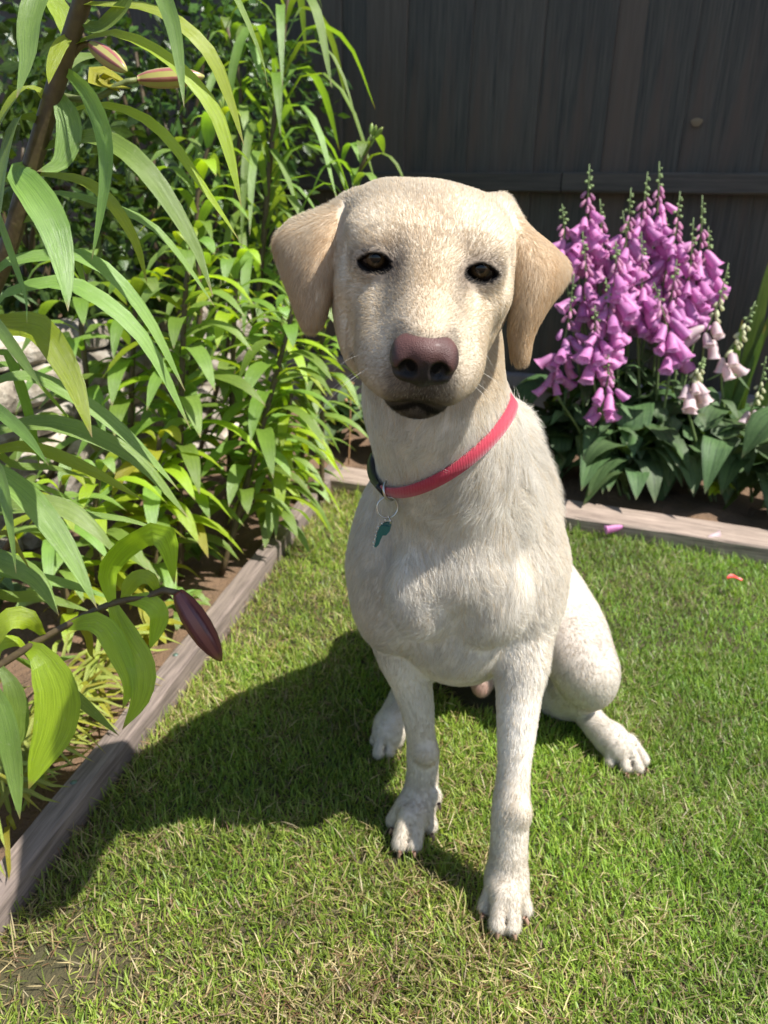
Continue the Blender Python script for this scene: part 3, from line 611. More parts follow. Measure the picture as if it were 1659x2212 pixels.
def put(name, me, parent, p, d, roll=0.0, sc=1.0):
    """bell whose mouth looks along d"""
    o = bpy.data.objects.new(name, me); link(o, parent)
    q = (-Vector(d)).to_track_quat('Z', 'X'); M = Matrix.Translation(Vector(p) - parent.location) @ q.to_matrix().to_4x4() @ Matrix.Rotation(roll, 4, 'Z') @ Matrix.Scale(sc, 4)
    o.matrix_local = M; return o
GF = 'foxgloves in front of the fence'
def foxglove(label, tip, low, foot, Y, n, colour='purple', seed=1, buds=7, leaves=3, scale=1.0, pinks=4, spread=1.9):
    rr = random.Random(seed); T = Vector(at(*tip, Y)); Lw = Vector(at(*low, Y + .01)); Ft = Vector(foot)
    o = empty('foxglove', Ft); tag(o, label, 'foxglove', GF)
    path = [Ft, Ft.lerp(Lw, .5) + Vector((rr.uniform(-.01, .01), .02, .01)), Lw, Lw.lerp(T, .5) + (Lw - T).cross(Vector((0, 1, 0))) * .03, T]
    tube(path, [.0036, .0034, .0026, .0012], o, M_FSTEM, 'stem', 7, 20)
    C, Ls = cr(path[2:], 50); f = Vector((0.30, -0.95, 0)); az = rr.uniform(-1, 1)
    n = int(n * 1.1); pinks += 2; big, shut, pink, green = ME[colour]; tot = n + pinks + buds
    for i in range(tot):
        t = 0.0 + 0.985 * (i / tot) ** 0.92; c = C[int(t * 49)]
        az = ((az + 2.2 + rr.uniform(-.5, .5) + math.pi) % (2 * math.pi)) - math.pi; a = az * spread / math.pi
        out = Vector((f.x * math.cos(a) - f.y * math.sin(a), f.x * math.sin(a) + f.y * math.cos(a), 0))
        if i < n:
            s = scale * (1.12 - 0.22 * i / n) * rr.uniform(.72, 1.12); d = out * rr.uniform(.35, 1.6) + Vector((rr.uniform(-.5, .5), rr.uniform(-.4, .4), -1)); c = c + Vector((rr.uniform(-.007, .007), rr.uniform(-.007, .007), rr.uniform(-.006, .006))); me = big if (i < n * .8) else rr.choice((big, shut)); off = .012; nm = 'bell'
        elif i < n + pinks: s = scale * rr.uniform(.8, 1.15); d = out * .8 + Vector((0, 0, -1)); me = pink; off = .005; nm = 'bud'
        else: s = scale * (1.15 - .6 * (i - n - pinks) / buds); d = out * 1.0 + Vector((0, 0, -.35)); me = green; off = .003; nm = 'bud'
        put(nm, me, o, c + out * off, d, rr.uniform(-.4, .4), s)
    for i in range(leaves):
        a = rr.uniform(-2.2, 1.6); out = Vector((math.sin(a), -math.cos(a), 0)); l = rr.uniform(.13, .20); b0 = Ft + Vector((0, 0, rr.uniform(.015, .10))) + out * .01
        leaf([b0, b0 + out * l * .35 + Vector((0, 0, l * .42)), b0 + out * l * .75 + Vector((0, 0, l * .38)), b0 + out * l * 1.05 + Vector((0, 0, l * rr.uniform(-.1, .2)))], l * rr.uniform(.36, .46), o, M_FOX, out * -.4 + Vector((0, 0, 1)), 'ovate', 9, 5, .18, wave=.16, seed=i)
    for i in range(2):
        c = Ft.lerp(Lw, rr.uniform(.3, .8)); a = rr.uniform(-1.8, 1.8); out = Vector((math.sin(a), -math.cos(a), 0)); l = rr.uniform(.06, .10)
        leaf([c, c + out * l * .5 + Vector((0, 0, l * .25)), c + out * l + Vector((0, 0, -l * .1))], l * .36, o, M_FOX, Vector((0, 0, 1)) - out * .3, 'ovate', 7, 3, .2, wave=.1, seed=i)
    return o
ZB = 0.02
for a in (
    ('tall purple foxglove spike standing beside the sunlit ear of the dog', (1273, 354), (1250, 570), (.565, 1.84, ZB), 1.82, 17, 'purple', 3),
    ('slim purple foxglove spike touching the edge of the dog ear', (1214, 441), (1218, 560), (.54, 1.80, ZB), 1.80, 9, 'purple', 5),
    ('purple foxglove with the highest tip and pink buds against the rail', (1424, 349), (1405, 560), (.66, 1.88, ZB), 1.88, 17, 'purple', 7, 6, 3, 1.0, 3),
    ('purple foxglove spike leaning just below the highest tip', (1399, 371), (1365, 560), (.64, 1.86, ZB), 1.86, 14, 'purple', 9),
    ('bushy purple foxglove spike in the middle of the clump', (1363, 405), (1335, 610), (.62, 1.82, ZB), 1.80, 15, 'purple', 11),
    ('purple foxglove spike with green bud tip right of the middle', (1469, 413), (1432, 620), (.70, 1.84, ZB), 1.83, 16, 'purple', 13),
    ('rightmost tall purple foxglove leaning over to the pale ones', (1517, 422), (1490, 690), (.74, 1.84, ZB), 1.84, 20, 'purple', 15),
    ('purple foxglove with a short tip at the outer edge of the clump', (1530, 489), (1520, 650), (.76, 1.88, ZB), 1.87, 12, 'purple', 17),
    ('purple foxglove with four wide bells facing the lawn', (1330, 520), (1322, 660), (.61, 1.76, ZB), 1.74, 11, 'purple', 19, 5, 3, 1.12),
    ('lower purple foxglove spike hanging below the middle of the clump', (1308, 600), (1312, 750), (.60, 1.74, ZB), 1.72, 13, 'purple', 21),
    ('low purple foxglove spike bending down behind the dog neck', (1240, 590), (1196, 830), (.55, 1.76, ZB), 1.74, 14, 'purple', 23, 6, 2, .9),
    ('small low purple foxglove with its lowest bells over the leaves', (1314, 765), (1302, 890), (.60, 1.70, ZB), 1.68, 10, 'purple', 25, 4, 3, .85),
    ('purple foxglove with drooping bells between clump and pale spike', (1462, 560), (1428, 730), (.69, 1.80, ZB), 1.77, 14, 'purple', 27, 5, 3, 1.08)):
    foxglove(*a)
for a in (
    ('pale pink foxglove spike with cream buds bending to the clump', (1574, 568), (1522, 735), (.84, 1.80, ZB), 1.75, 6, 'pale', 31, 7, 3, .95, 5),
    ('pale foxglove with drooping cream buds near the picture edge', (1632, 650), (1560, 790), (.88, 1.76, ZB), 1.72, 7, 'pale', 33, 6, 3, .9, 6),
    ('pale foxglove lying over sideways with pink bells in a row', (1520, 770), (1480, 850), (.80, 1.70, ZB), 1.64, 9, 'pale', 35, 5, 3, 1.0, 5),
    ('pale foxglove with last few cream bells low by the sword leaves', (1655, 770), (1620, 900), (.90, 1.70, ZB), 1.66, 4, 'pale', 37, 6, 3, .8, 5)):
    foxglove(*a)
for k, (lab, (tip, low, x, Y)) in enumerate(zip(('purple foxglove spike half behind the tallest one by the ear', 'purple foxglove spike in the heart of the clump', 'purple foxglove spike behind the wide bells facing the fence', 'purple foxglove spike next to the rightmost tall purple one', 'purple foxglove spike just below the heart of the clump', 'purple foxglove spike between dog ear and tallest neighbour', 'purple foxglove spike arching low towards the pale ones', 'short purple foxglove spike under the one beside the ear'), (((1296, 430), (1290, 620), .58, 1.86), ((1345, 455), (1360, 690), .63, 1.84), ((1440, 470), (1400, 700), .67, 1.90), ((1498, 470), (1470, 700), .72, 1.80), ((1385, 500), (1378, 700), .65, 1.78), ((1258, 500), (1262, 690), .57, 1.78), ((1412, 610), (1450, 770), .68, 1.73), ((1285, 660), (1278, 790), .585, 1.70)))):
    foxglove(lab, tip, low, (x, Y + .02, ZB), Y, 12, 'purple', 100 + k, 5, 2, 1.0, 4)
# big leafy rosettes at the foot of the clump
def rosette(label, c, n, seed, l0=.17, mat=M_FOX):
    rr = random.Random(seed); c = Vector(c); o = empty('foxglove', c); tag(o, label, 'foxglove', GF)
    for i in range(n):
        a = rr.uniform(-1.9, 1.9) if i % 4 else rr.uniform(0, 6.28); out = Vector((math.sin(a), -math.cos(a), 0)); l = l0 * rr.uniform(.75, 1.2); h = rr.uniform(0.02, 0.20)
        b0 = c + out * .012 + Vector((0, 0, h)); st = rr.uniform(.15, .5)
        leaf([b0, b0 + out * l * .34 + Vector((0, 0, l * st)), b0 + out * l * .74 + Vector((0, 0, l * st * .8)), b0 + out * l + Vector((0, 0, l * (st * .2 - rr.uniform(.1, .5))))], l * rr.uniform(.40, .52), o, mat, out * -.55 + Vector((0, 0, 1)), 'ovate', 10, 5, .16, wave=.18, seed=i)
    tube([c, c + Vector((0, 0, .22))], [.006, .004], o, M_FSTEM, 'stem', 7, 5)
    return o
for i, (px, py, lab) in enumerate(((1215, 1040, 'leafy foxglove rosette tucked against the dog shoulder'), (1275, 1035, 'foxglove rosette of broad leaves under the lowest purple bells'), (1345, 1045, 'foxglove rosette hanging big leaves over the sunlit edging'),
                        (1415, 1050, 'foxglove rosette in the shade below the clump'), (1490, 1062, 'foxglove rosette with upright folded leaves below the pale spikes'), (1565, 1075, 'rightmost foxglove rosette beside the small round leaves'))):
    p = Vector(atz(px, py, .02)) + Vector((0, .07, 0)); rosette(lab, p, 13, 50 + i)
for i, (x, y, lab) in enumerate(((.50, 1.98, 'rosette of dark leaves at the fence foot behind the purple spikes'), (.30, 1.92, 'rosette of shaded leaves hidden behind the dog'), (.98, 1.62, 'rosette of leaves at the right picture edge'))):
    rosette(lab, (x, y, .02), 10, 70 + i, .18)

# ================================================================ other plants
sw = empty('sword_leaf_plant', (.93, 1.86, .02)); tag(sw, 'clump of tall upright sword leaves at the right picture edge', 'plant')
for pts, w in (([(1560, 1010), (1600, 850), (1640, 680), (1668, 545)], 34), ([(1570, 1020), (1590, 880), (1640, 740), (1690, 640)], 28), ([(1545, 1000), (1570, 860), (1592, 760), (1604, 690)], 24),
               ([(1580, 1020), (1630, 900), (1690, 800), (1760, 760)], 30), ([(1575, 1030), (1620, 960), (1660, 920), (1700, 900)], 26), ([(1555, 1010), (1580, 900), (1625, 790), (1655, 700)], 22)):
    leaf(pl(pts, 1.86, 1.80), wm(w, 800, 1.8), sw, M_SWORD, (-.6, -.8, .1), 'sword', 10, 3, .3)
def low_plant(name, label, c, n, l, w, seed, mat=M_SAGE, prof='ovate', group=None, cat='plant', rise=.5):
    rr = random.Random(seed); c = Vector(c); o = empty(name, c); tag(o, label, cat, group)
    for i in range(n):
        a = i * 2.399 + rr.uniform(-.3, .3); out = Vector((math.cos(a), math.sin(a), 0)); ll = l * rr.uniform(.6, 1.1); h = c + Vector((0, 0, rr.uniform(0, l * .7)))
        leaf([h, h + out * ll * .4 + Vector((0, 0, ll * rise)), h + out * ll + Vector((0, 0, ll * rise * rr.uniform(.2, 1.0)))], w * rr.uniform(.8, 1.2), o, mat, out * -.3 + Vector((0, 0, 1)), prof, 7, 3, .2, wave=.15, seed=i)
    return o
low_plant('weed', 'grey green lobed weed at the fence foot near the corner', Vector(atz(728, 985, .02)) + Vector((0, .10, 0)), 26, .13, .05, 3)
low_plant('weed', 'grey green weed with serrated leaves beside the dry stalk', (-.02, 2.05, .02), 22, .13, .045, 4)
low_plant('weed', 'grey green weed growing behind the dog at the fence foot', (.12, 2.08, .02), 16, .12, .045, 5)
low_plant('weed', 'weed with small round leaves at the right end of the edging', Vector(atz(1610, 1085, .02)) + Vector((0, .04, 0)), 26, .07, .035, 6, M_LILY)
low_plant('weed', 'bright young seedling on the edging below the pale foxgloves', Vector(atz(1552, 1095, .04)) + Vector((0, .03, 0)), 9, .06, .016, 7, M_LIME, 'lance')
low_plant('weed', 'small green seedling on the bare soil behind the maroon bud', Vector(atz(345, 1300, .02)), 10, .05, .02, 8, M_LILY)
low_plant('weed', 'leafy weed on the soil in front of the stone wall', Vector((-.66, 1.12, .02)), 14, .08, .03, 9, M_SAGE)
low_plant('weed', 'pale seedling at the foot of the lilies near the edging', Vector(atz(430, 1215, .02)), 10, .06, .025, 10, M_LILY)
low_plant('weed', 'low leafy seedling beside the edging screw', Vector(atz(400, 1345, .02)), 14, .055, .020, 14, M_LILY, 'lance')
low_plant('weed', 'yellowing seedling on the soil strip along the edging', Vector(atz(330, 1400, .02)), 12, .06, .018, 15, M_YELL, 'lance')
dry = empty('dry_stalk', at(753, 1000, 1.93)); tag(dry, 'thin dry brown seed stalk standing by the corner of the edging', 'stalk')
tube([at(753, 1003, 1.93), at(756, 930, 1.93), at(757, 880, 1.93), at(758, 835, 1.93)], [.0022, .002, .0014], dry, M_DRY, 'stem', 6, 10)
for k, (px, py) in enumerate(((752, 850), (764, 852), (758, 832), (750, 868), (764, 870))):
    put('seed_head', bell_mesh('seed_head', .011, [(t, r * .6) for t, r in SHUT], M_DRY), dry, at(px, py, 1.93), (0.4 * (-1) ** k, -.3, .6), 0, 1.0)
# strappy bulb leaves in the near left bed
for i, (px, py, lab) in enumerate(((110, 1650, 'clump of pale strappy leaves beside the near end of the edging'), (40, 1740, 'clump of strappy yellow green leaves in the bottom left bed'), (180, 1560, 'clump of strappy leaves below the maroon lily bud'), (230, 1490, 'sparse strappy leaves drying on the soil by the edging'))):
    c = Vector(atz(px, py, .02)) + Vector((-.03, .02, 0)); rr = random.Random(90 + i); o = empty('bulb_plant', c); tag(o, lab, 'plant', 'strappy bulb plants in the left bed')
    for k in range(34 if i < 3 else 14):
        a = rr.uniform(-1.2, 1.9); out = Vector((math.cos(a), math.sin(a), 0)); l = rr.uniform(.07, .15); b0 = c + Vector((rr.uniform(-.05, .04), rr.uniform(-.06, .06), 0)); hh = rr.uniform(.25, .6)
        tip = b0 + out * l; e = EDL0.x + (tip.y - EDL0.y) * 0.189
        if tip.x > e - .02: tip.x = e - .03 + rr.uniform(-.02, .03)
        leaf([b0, b0.lerp(tip, .4) + Vector((0, 0, l * hh)), b0.lerp(tip, .8) + Vector((0, 0, l * hh * .7)), tip + Vector((0, 0, max(l * (hh * .1), .03)))], rr.uniform(.005, .008), o, M_STRAP if rr.random() < .75 else M_YELL, (0, -.3, 1), 'strap', 7, 3, .3)
# ---- shrubs on the terrace
def shrub(label, c, r, n, seed, size=.045, mat=M_SHRUB, foot_z=.41):
    rs_ = np.random.RandomState(seed); c = Vector(c); o = empty('shrub', (c.x, c.y, foot_z)); tag(o, label, 'shrub', 'shrubs on the terrace')
    u = rs_.normal(size=(n, 3)); u /= np.linalg.norm(u, axis=1)[:, None]; rad = rs_.uniform(.35, 1.0, n) ** .5
    lump = 1 + 0.28 * vnoise(u, 2.6, seed); P = np.array(c) + u * (rad * lump)[:, None] * np.array(r)
    d = u + rs_.normal(size=(n, 3)) * .7; d[:, 2] -= .2; d /= np.linalg.norm(d, axis=1)[:, None]
    s = np.cross(d, rs_.normal(size=(n, 3))); s /= np.linalg.norm(s, axis=1)[:, None]; nr = np.cross(s, d)
    L = size * rs_.uniform(.6, 1.2, n)[:, None]; W = L * .23
    V = np.stack([P, P + d * L * .45 + s * W + nr * W * .3, P + d * L, P + d * L * .45 - s * W + nr * W * .3, P + d * L * .5], 1).reshape(-1, 3)
    b = np.arange(n)[:, None] * 5; Fq = np.concatenate([b + np.array([[0, 1, 4]]), b + np.array([[1, 2, 4]]), b + np.array([[4, 2, 3]]), b + np.array([[0, 4, 3]])])
    me = fast_mesh('crown', V - np.array(o.location), Fq, True); lay = me.uv_layers.new(name='leaf')
    uvv = np.tile(np.array([[.5, 0], [1, .5], [.5, .95], [0, .5], [.5, .5]], dtype=np.float32), (n, 1)); li = np.zeros(len(me.loops), dtype=np.int32); me.loops.foreach_get('vertex_index', li); lay.data.foreach_set('uv', uvv[li].ravel())
    me.materials.append(mat.m); link(bpy.data.objects.new('crown', me), o)
    for k in range(4):
        q = c + Vector((rs_.uniform(-.5, .5) * r[0], rs_.uniform(-.5, .5) * r[1], rs_.uniform(-.1, .5) * r[2])); tube([Vector((c.x, c.y, foot_z - .03)), Vector((c.x, c.y, foot_z)).lerp(q, .5) + Vector((0, 0, .05)), q], [.012, .008, .003], o, M_STEM, 'branch', 6, 8)
shrub('glossy dark shrub behind the pink lily buds', at(330, 130, 2.25), (.42, .30, .34), 1900, 3)
shrub('dense dark shrub on the terrace behind the tall brown stem', at(20, 420, 1.75), (.34, .26, .34), 1700, 5, .05)
shrub('low dark shrub at the terrace edge below the lily leaves', at(200, 560, 1.85), (.40, .22, .18), 1500, 7, .045)
shrub('shrub with small leaves between the lilies and the fence', at(440, 330, 2.45), (.36, .25, .40), 1700, 9, .04)
low_plant('weed', 'reddish green rosette growing on top of the stone wall', WL0 + _wd * 1.02 - _wn * .10 + Vector((0, 0, .42)), 18, .09, .035, 12, M_SAGE)
low_plant('weed', 'mossy clump on the wall top behind the striped leaves', WL0 + _wd * 1.30 - _wn * .08 + Vector((0, 0, .42)), 18, .08, .03, 13, M_SAGE)
# ---- fallen petals on the lawn
def lay(name, lab, px, py, me, d, roll, sc, cat='petal', z=.030):
    p = Vector(atz(px, py, z)); o = bpy.data.objects.new(name, me); link(o); q = (-Vector(d)).to_track_quat('Z', 'X'); o.matrix_world = Matrix.Translation(p) @ q.to_matrix().to_4x4() @ Matrix.Rotation(roll, 4, 'Z') @ Matrix.Diagonal((sc, sc * .55, sc, 1)); tag(o, lab, cat); return o
_nc = [(t, r) for t, r in OPEN]
lay('fallen_bell', 'fallen purple foxglove bell lying on the lawn beside the dog', 1345, 1138, bell_mesh('fallen_bell', .040, OPEN, M_PURP, 1.0, 10, .0), (-1, -.25, -.12), .5, .95, 'flower', .034)
lay('fallen_bell', 'fallen pink and white bell on the lawn near the edging', 1528, 1163, bell_mesh('fallen_bell', .036, OPEN, M_PALE, 1.0, 10, .0), (1, .25, .1), .5, .75, 'flower', .034)
mred = Mat('red_petal'); mred.set(Base_Color=(0.62, 0.045, 0.035, 1), Roughness=0.45)
rp = Vector(atz(1588, 1252, .036)); _V = []
for j in range(5):
    for i in range(4): _V.append(rp + Vector(((j / 4 - .5) * .030, (i / 3 - .5) * .016 * math.sin(math.pi * (j + .6) / 5.2), .004 * math.sin(j * 1.3) + .003 * abs(i - 1.5))))
rpo = mesh_obj('fallen_petal', _V, [(j * 4 + i, j * 4 + i + 1, (j + 1) * 4 + i + 1, (j + 1) * 4 + i) for j in range(4) for i in range(3)], mred.m, None, loc=rp); tag(rpo, 'small bright red petal lying on the lawn', 'petal')
# ================================================================ grass
def build_grass():
    g = np.random.RandomState(5)
    def scatter(n, x0, x1, y0, y1): return np.stack([g.uniform(x0, x1, n), g.uniform(y0, y1, n)], 1)
    Q = np.concatenate([scatter(140000, -.50, .75, .33, 1.05), scatter(85000, -.40, 1.05, 1.05, 1.90), scatter(14000, -.6, 1.9, -.1, 1.7)])
    x, y = Q.T
    ed = EDL0.x + (y - EDL0.y) * ((EDL1.x - EDL0.x) / (EDL1.y - EDL0.y)); bk = BK0.y + (x - BK0.x) * ((BK1.y - BK0.y) / (BK1.x - BK0.x))
    keep = (x > ed + .004) & (y < bk - .004)
    P3 = np.stack([x, y, np.zeros_like(x)], 1)
    bare = vnoise(P3, 16, 31) + 0.8 * vnoise(P3, 48, 32)
    near_edge = np.exp(-((x - ed) / .035) ** 2) + 1.1 * np.exp(-((bk - y) / .03) ** 2)
    c0 = np.array(atz(120, 2110, 0)); patch = np.exp(-(((x - c0[0]) / .075) ** 2 + ((y - c0[1]) / .04) ** 2))
    dryness = np.clip(.30 + .22 * bare + .45 * np.exp(-((x + .10) / .36) ** 2 - ((y - .45) / .12) ** 2) + .40 * np.exp(-((x - ed) / .035) ** 2) + .5 * patch - .10 * smoothstep(.0, .5, x), 0, .95)
    thin = .95 * patch + .30 * np.exp(-((x - ed) / .035) ** 2) + .25 * np.clip(bare - .9, 0, 1); keep &= g.rand(len(x)) > thin
    for (px, py, r) in PAWS:                                          # no blades growing through the paws
        c = np.array(atz(px, py, 0.012)); keep &= ((x - c[0]) ** 2 + (y - c[1]) ** 2) > (.75 * r) ** 2
    keep &= (((x - .17) / .10) ** 2 + ((y - 1.0) / .12) ** 2) > 1
    x, y, dryness, bare, near_edge = x[keep], y[keep], dryness[keep], bare[keep], near_edge[keep]; n = len(x)
    straw = g.rand(n) < dryness * .62
    L = np.where(straw, g.uniform(.008, .026, n), g.uniform(.008, .0235, n)) * (1 + .15 * np.clip(bare[:n], -1, 1)) * (1 + .55 * near_edge)
    long_ = g.rand(n) < .03; L = np.where(long_, L * 1.35, L)
    W = np.where(straw, g.uniform(.0008, .0014, n), g.uniform(.0009, .0019, n)) * (1 + .25 * smoothstep(1.0, 1.6, y))
    az = g.uniform(0, 2 * np.pi, n); tilt = np.where(straw, g.uniform(.6, 1.45, n), np.abs(g.normal(.45, .32, n)))
    tilt = np.where(long_, tilt * .7, tilt); bend = g.uniform(.1, .9, n)
    wz = .6 * vnoise(np.stack([x, y, 0 * x], 1), 22, 40); az = az + wz
    d = np.stack([np.cos(az), np.sin(az)], 1); z0 = np.array([0.004 * math.sin(9 * a + 1) * math.sin(8 * b) for a, b in zip(x, y)]) - .001
    z0 = z0 + np.where(straw & (g.rand(n) < .5), g.uniform(0, .010, n), 0)
    fr = np.array([0, .38, .72, 1.0]); cen = []
    pos = np.stack([x, y, z0], 1)
    for k in range(4):
        if k: 
            a = tilt + bend * (fr[k] - .15) ; a = np.minimum(a, 1.52); st = (fr[k] - fr[k - 1]) * L
            pos = pos + np.stack([d[:, 0] * np.sin(a) * st, d[:, 1] * np.sin(a) * st, np.cos(a) * st], 1)
        cen.append(pos)
    tw = g.uniform(-.8, .8, n); sd = np.stack([-d[:, 1] * np.cos(tw), d[:, 0] * np.cos(tw), np.sin(tw) * .5], 1)
    ww = [.8, 1.0, .72]; V = []
    for k in range(3): V += [cen[k] - sd * (W * ww[k] * .5)[:, None], cen[k] + sd * (W * ww[k] * .5)[:, None]]
    V.append(cen[3]); V = np.stack(V, 1).reshape(-1, 3)
    b = np.arange(n)[:, None] * 7
    T = np.concatenate([b + np.array([[0, 1, 3]]), b + np.array([[0, 3, 2]]), b + np.array([[2, 3, 5]]), b + np.array([[2, 5, 4]]), b + np.array([[4, 5, 6]])])
    c1, c2, c3 = np.array((.090, .172, .020)), np.array((.195, .295, .034)), np.array((.30, .355, .070))
    u = g.rand(n)[:, None]; col = np.where(u < .5, c1 + (c2 - c1) * (u * 2), c2 + (c3 - c2) * ((u - .5) * 2))
    yel = np.clip(dryness * 1.1 - .1, 0, 1)[:, None]; col = col * (1 - .45 * yel) + np.array((.26, .27, .06)) * .45 * yel
    sc_ = np.array((.46, .37, .19)) * g.uniform(.5, 1.1, n)[:, None]; br = g.rand(n) < .3; sc_[br] = np.array((.22, .13, .07)) * g.uniform(.6, 1.2, br.sum())[:, None]
    col = np.where(straw[:, None], sc_, col) * g.uniform(.9, 1.42, n)[:, None]
    pz = np.stack([x, y, 0 * x], 1); col = col * (1 + .22 * vnoise(pz, 14, 51) + .14 * vnoise(pz, 45, 52))[:, None]; col = col * np.stack([1 - .16 * smoothstep(.05, .5, x), 1 - .02 * smoothstep(.05, .5, x), 1 + 0 * x], 1); col = np.clip(col, .01, .8)
    me = fast_mesh('grass', V, T, True); color_attr(me, 'blade', np.repeat(col, 7, 0))
    m = Mat('grass_blade'); a = m.attr('blade'); m.color(a.outputs['Color']); m.set(Roughness=.45); m.b.inputs['Specular IOR Level'].default_value = .4; m.leafy(a.outputs['Color'], .38, (1.25, 1.2, .45))
    me.materials.append(m.m); o = link(bpy.data.objects.new('grass', me)); tag(o, 'short mown lawn grass, green with dry straw coloured patches', 'grass', kind='stuff')
PAWS = [(1090, 1950, .027), (1085, 1990, .018), (1100, 1905, .022), (880, 1790, .028), (868, 1825, .018), (900, 1755, .022), (1355, 1630, .024), (1320, 1595, .022), (1385, 1655, .016), (1280, 1555, .02), (838, 1600, .026), (850, 1560, .022), (1240, 1515, .022)]
build_grass()
# ================================================================ the dog
# ---- distance field on a rectilinear grid, finer round the head
def _axis(segs):
    out = [segs[0][0]]
    for a, b, h in segs:
        n = max(1, int(round((b - a) / h))); out += list(np.linspace(a, b, n + 1)[1:])
    return np.array(out, dtype=np.float32)
class Field:
    def __init__(s, ax, ay, az):
        s.ax, s.ay, s.az = ax, ay, az
        s.d = np.full((len(ax), len(ay), len(az)), 1.0, dtype=np.float32)
    def box(s, lo, hi):
        i = [max(0, int(np.searchsorted(a, l)) - 1) for a, l in zip((s.ax, s.ay, s.az), lo)]
        j = [min(len(a), int(np.searchsorted(a, h)) + 1) for a, h in zip((s.ax, s.ay, s.az), hi)]
        sl = tuple(slice(a, b) for a, b in zip(i, j))
        if any(a >= b for a, b in zip(i, j)): return None, None, None, None
        X = s.ax[sl[0]][:, None, None]; Y = s.ay[sl[1]][None, :, None]; Z = s.az[sl[2]][None, None, :]
        return sl, X, Y, Z
    def union(s, sl, e, k):
        d = s.d[sl]
        if k > 0:
            h = np.maximum(k - np.abs(d - e), 0) / k
            s.d[sl] = np.minimum(d, e) - h * h * k * 0.25
        else: s.d[sl] = np.minimum(d, e)
    def cut(s, sl, e, k):
        d = s.d[sl]; e = -e
        h = np.maximum(k - np.abs(d - e), 0) / max(k, 1e-6)
        s.d[sl] = np.maximum(d, e) + h * h * k * 0.25
    def ell(s, c, r, k=0.02, M=None, op='u'):
        """ellipsoid; M columns are its axes in the world"""
        c = np.array(c, dtype=np.float32); r = np.array(r, dtype=np.float32)
        ext = (np.abs(M) @ r if M is not None else r) + k + 0.008
        sl, X, Y, Z = s.box(c - ext, c + ext)
        if sl is None: return
        dx, dy, dz = X - c[0], Y - c[1], Z - c[2]
        if M is not None:
            Mf = M.astype(np.float32)
            a = dx * Mf[0, 0] + dy * Mf[1, 0] + dz * Mf[2, 0]
            b = dx * Mf[0, 1] + dy * Mf[1, 1] + dz * Mf[2, 1]
            g = dx * Mf[0, 2] + dy * Mf[1, 2] + dz * Mf[2, 2]
        else: a, b, g = dx, dy, dz
        k0 = np.sqrt((a / r[0]) ** 2 + (b / r[1]) ** 2 + (g / r[2]) ** 2)
        k1 = np.sqrt((a / r[0] ** 2) ** 2 + (b / r[1] ** 2) ** 2 + (g / r[2] ** 2) ** 2) + 1e-6
        e = k0 * (k0 - 1) / k1
        (s.union if op == 'u' else s.cut)(sl, e, k)
    def cone(s, a, b, r1, r2, k=0.015, op='u'):
        a = np.array(a, dtype=np.float32); b = np.array(b, dtype=np.float32); rm = max(r1, r2) + k + 0.008
        sl, X, Y, Z = s.box(np.minimum(a, b) - rm, np.maximum(a, b) + rm)
        if sl is None: return
        ab = b - a; L2 = float(ab @ ab)
        t = np.clip(((X - a[0]) * ab[0] + (Y - a[1]) * ab[1] + (Z - a[2]) * ab[2]) / L2, 0, 1)
        e = np.sqrt((X - a[0] - t * ab[0]) ** 2 + (Y - a[1] - t * ab[1]) ** 2 + (Z - a[2] - t * ab[2]) ** 2) - (r1 + (r2 - r1) * t)
        (s.union if op == 'u' else s.cut)(sl, e, k)
    def chain(s, pts, rad, k=0.015, sub=3, k0=None):
        """smooth tube through points"""
        P, Q = spline(pts, rad, sub)
        for i in range(len(P) - 1): s.cone(P[i], P[i + 1], Q[i], Q[i + 1], (k0 or k) if i == 0 else k * 0.5)
    def balls(s, P, r, k=0.004):
        for p, q in zip(P, r):
            e = q + k + 0.004
            sl, X, Y, Z = s.box(p - e, p + e)
            if sl is None: continue
            s.union(sl, np.sqrt((X - p[0]) ** 2 + (Y - p[1]) ** 2 + (Z - p[2]) ** 2) - q, k)
    def surf(s, px, py, t0=0.30, t1=1.3):
        """first point of the surface met by the line of sight through px, py"""
        d = np.array(ray(px, py)); t = np.arange(t0, t1, 0.0015)[:, None]; p = np.array((0, 0, CAM_H)) + t * d
        ix = [np.clip(np.searchsorted(a, p[:, q]), 0, len(a) - 1) for q, a in enumerate((s.ax, s.ay, s.az))]
        ok = np.nonzero(s.d[ix[0], ix[1], ix[2]] < 0)[0]
        return p[ok[0]] if len(ok) else None, d / np.linalg.norm(d)
    def carve(s, pts, r, depth, k, op):
        Q = []
        for (x, y) in spline(np.array(pts, dtype=float), [1] * len(pts), 6)[0]:
            p, d = s.surf(x, y)
            if p is None: continue
            Q.append(p - d * (r - depth) if op == 'c' else p + d * (r - depth))
        for a, b in zip(Q, Q[1:]):
            if np.linalg.norm(a - b) < 0.03: s.cone(a, b, r, r, k, op)
    def mesh(s):
        """surface nets"""
        d = s.d; sg = d < 0
        c = [sg[i:d.shape[0] - 1 + i, j:d.shape[1] - 1 + j, k:d.shape[2] - 1 + k] for i in (0, 1) for j in (0, 1) for k in (0, 1)]
        alln = c[0].copy(); anyn = c[0].copy()
        for x in c[1:]: alln &= x; anyn |= x
        act = anyn & ~alln
        I, J, K = np.nonzero(act)
        idx = np.full(act.shape, -1, dtype=np.int32); idx[I, J, K] = np.arange(len(I))
        V = np.zeros((len(I), 3)); W = np.zeros(len(I))
        cor = [(i, j, k) for i in (0, 1) for j in (0, 1) for k in (0, 1)]
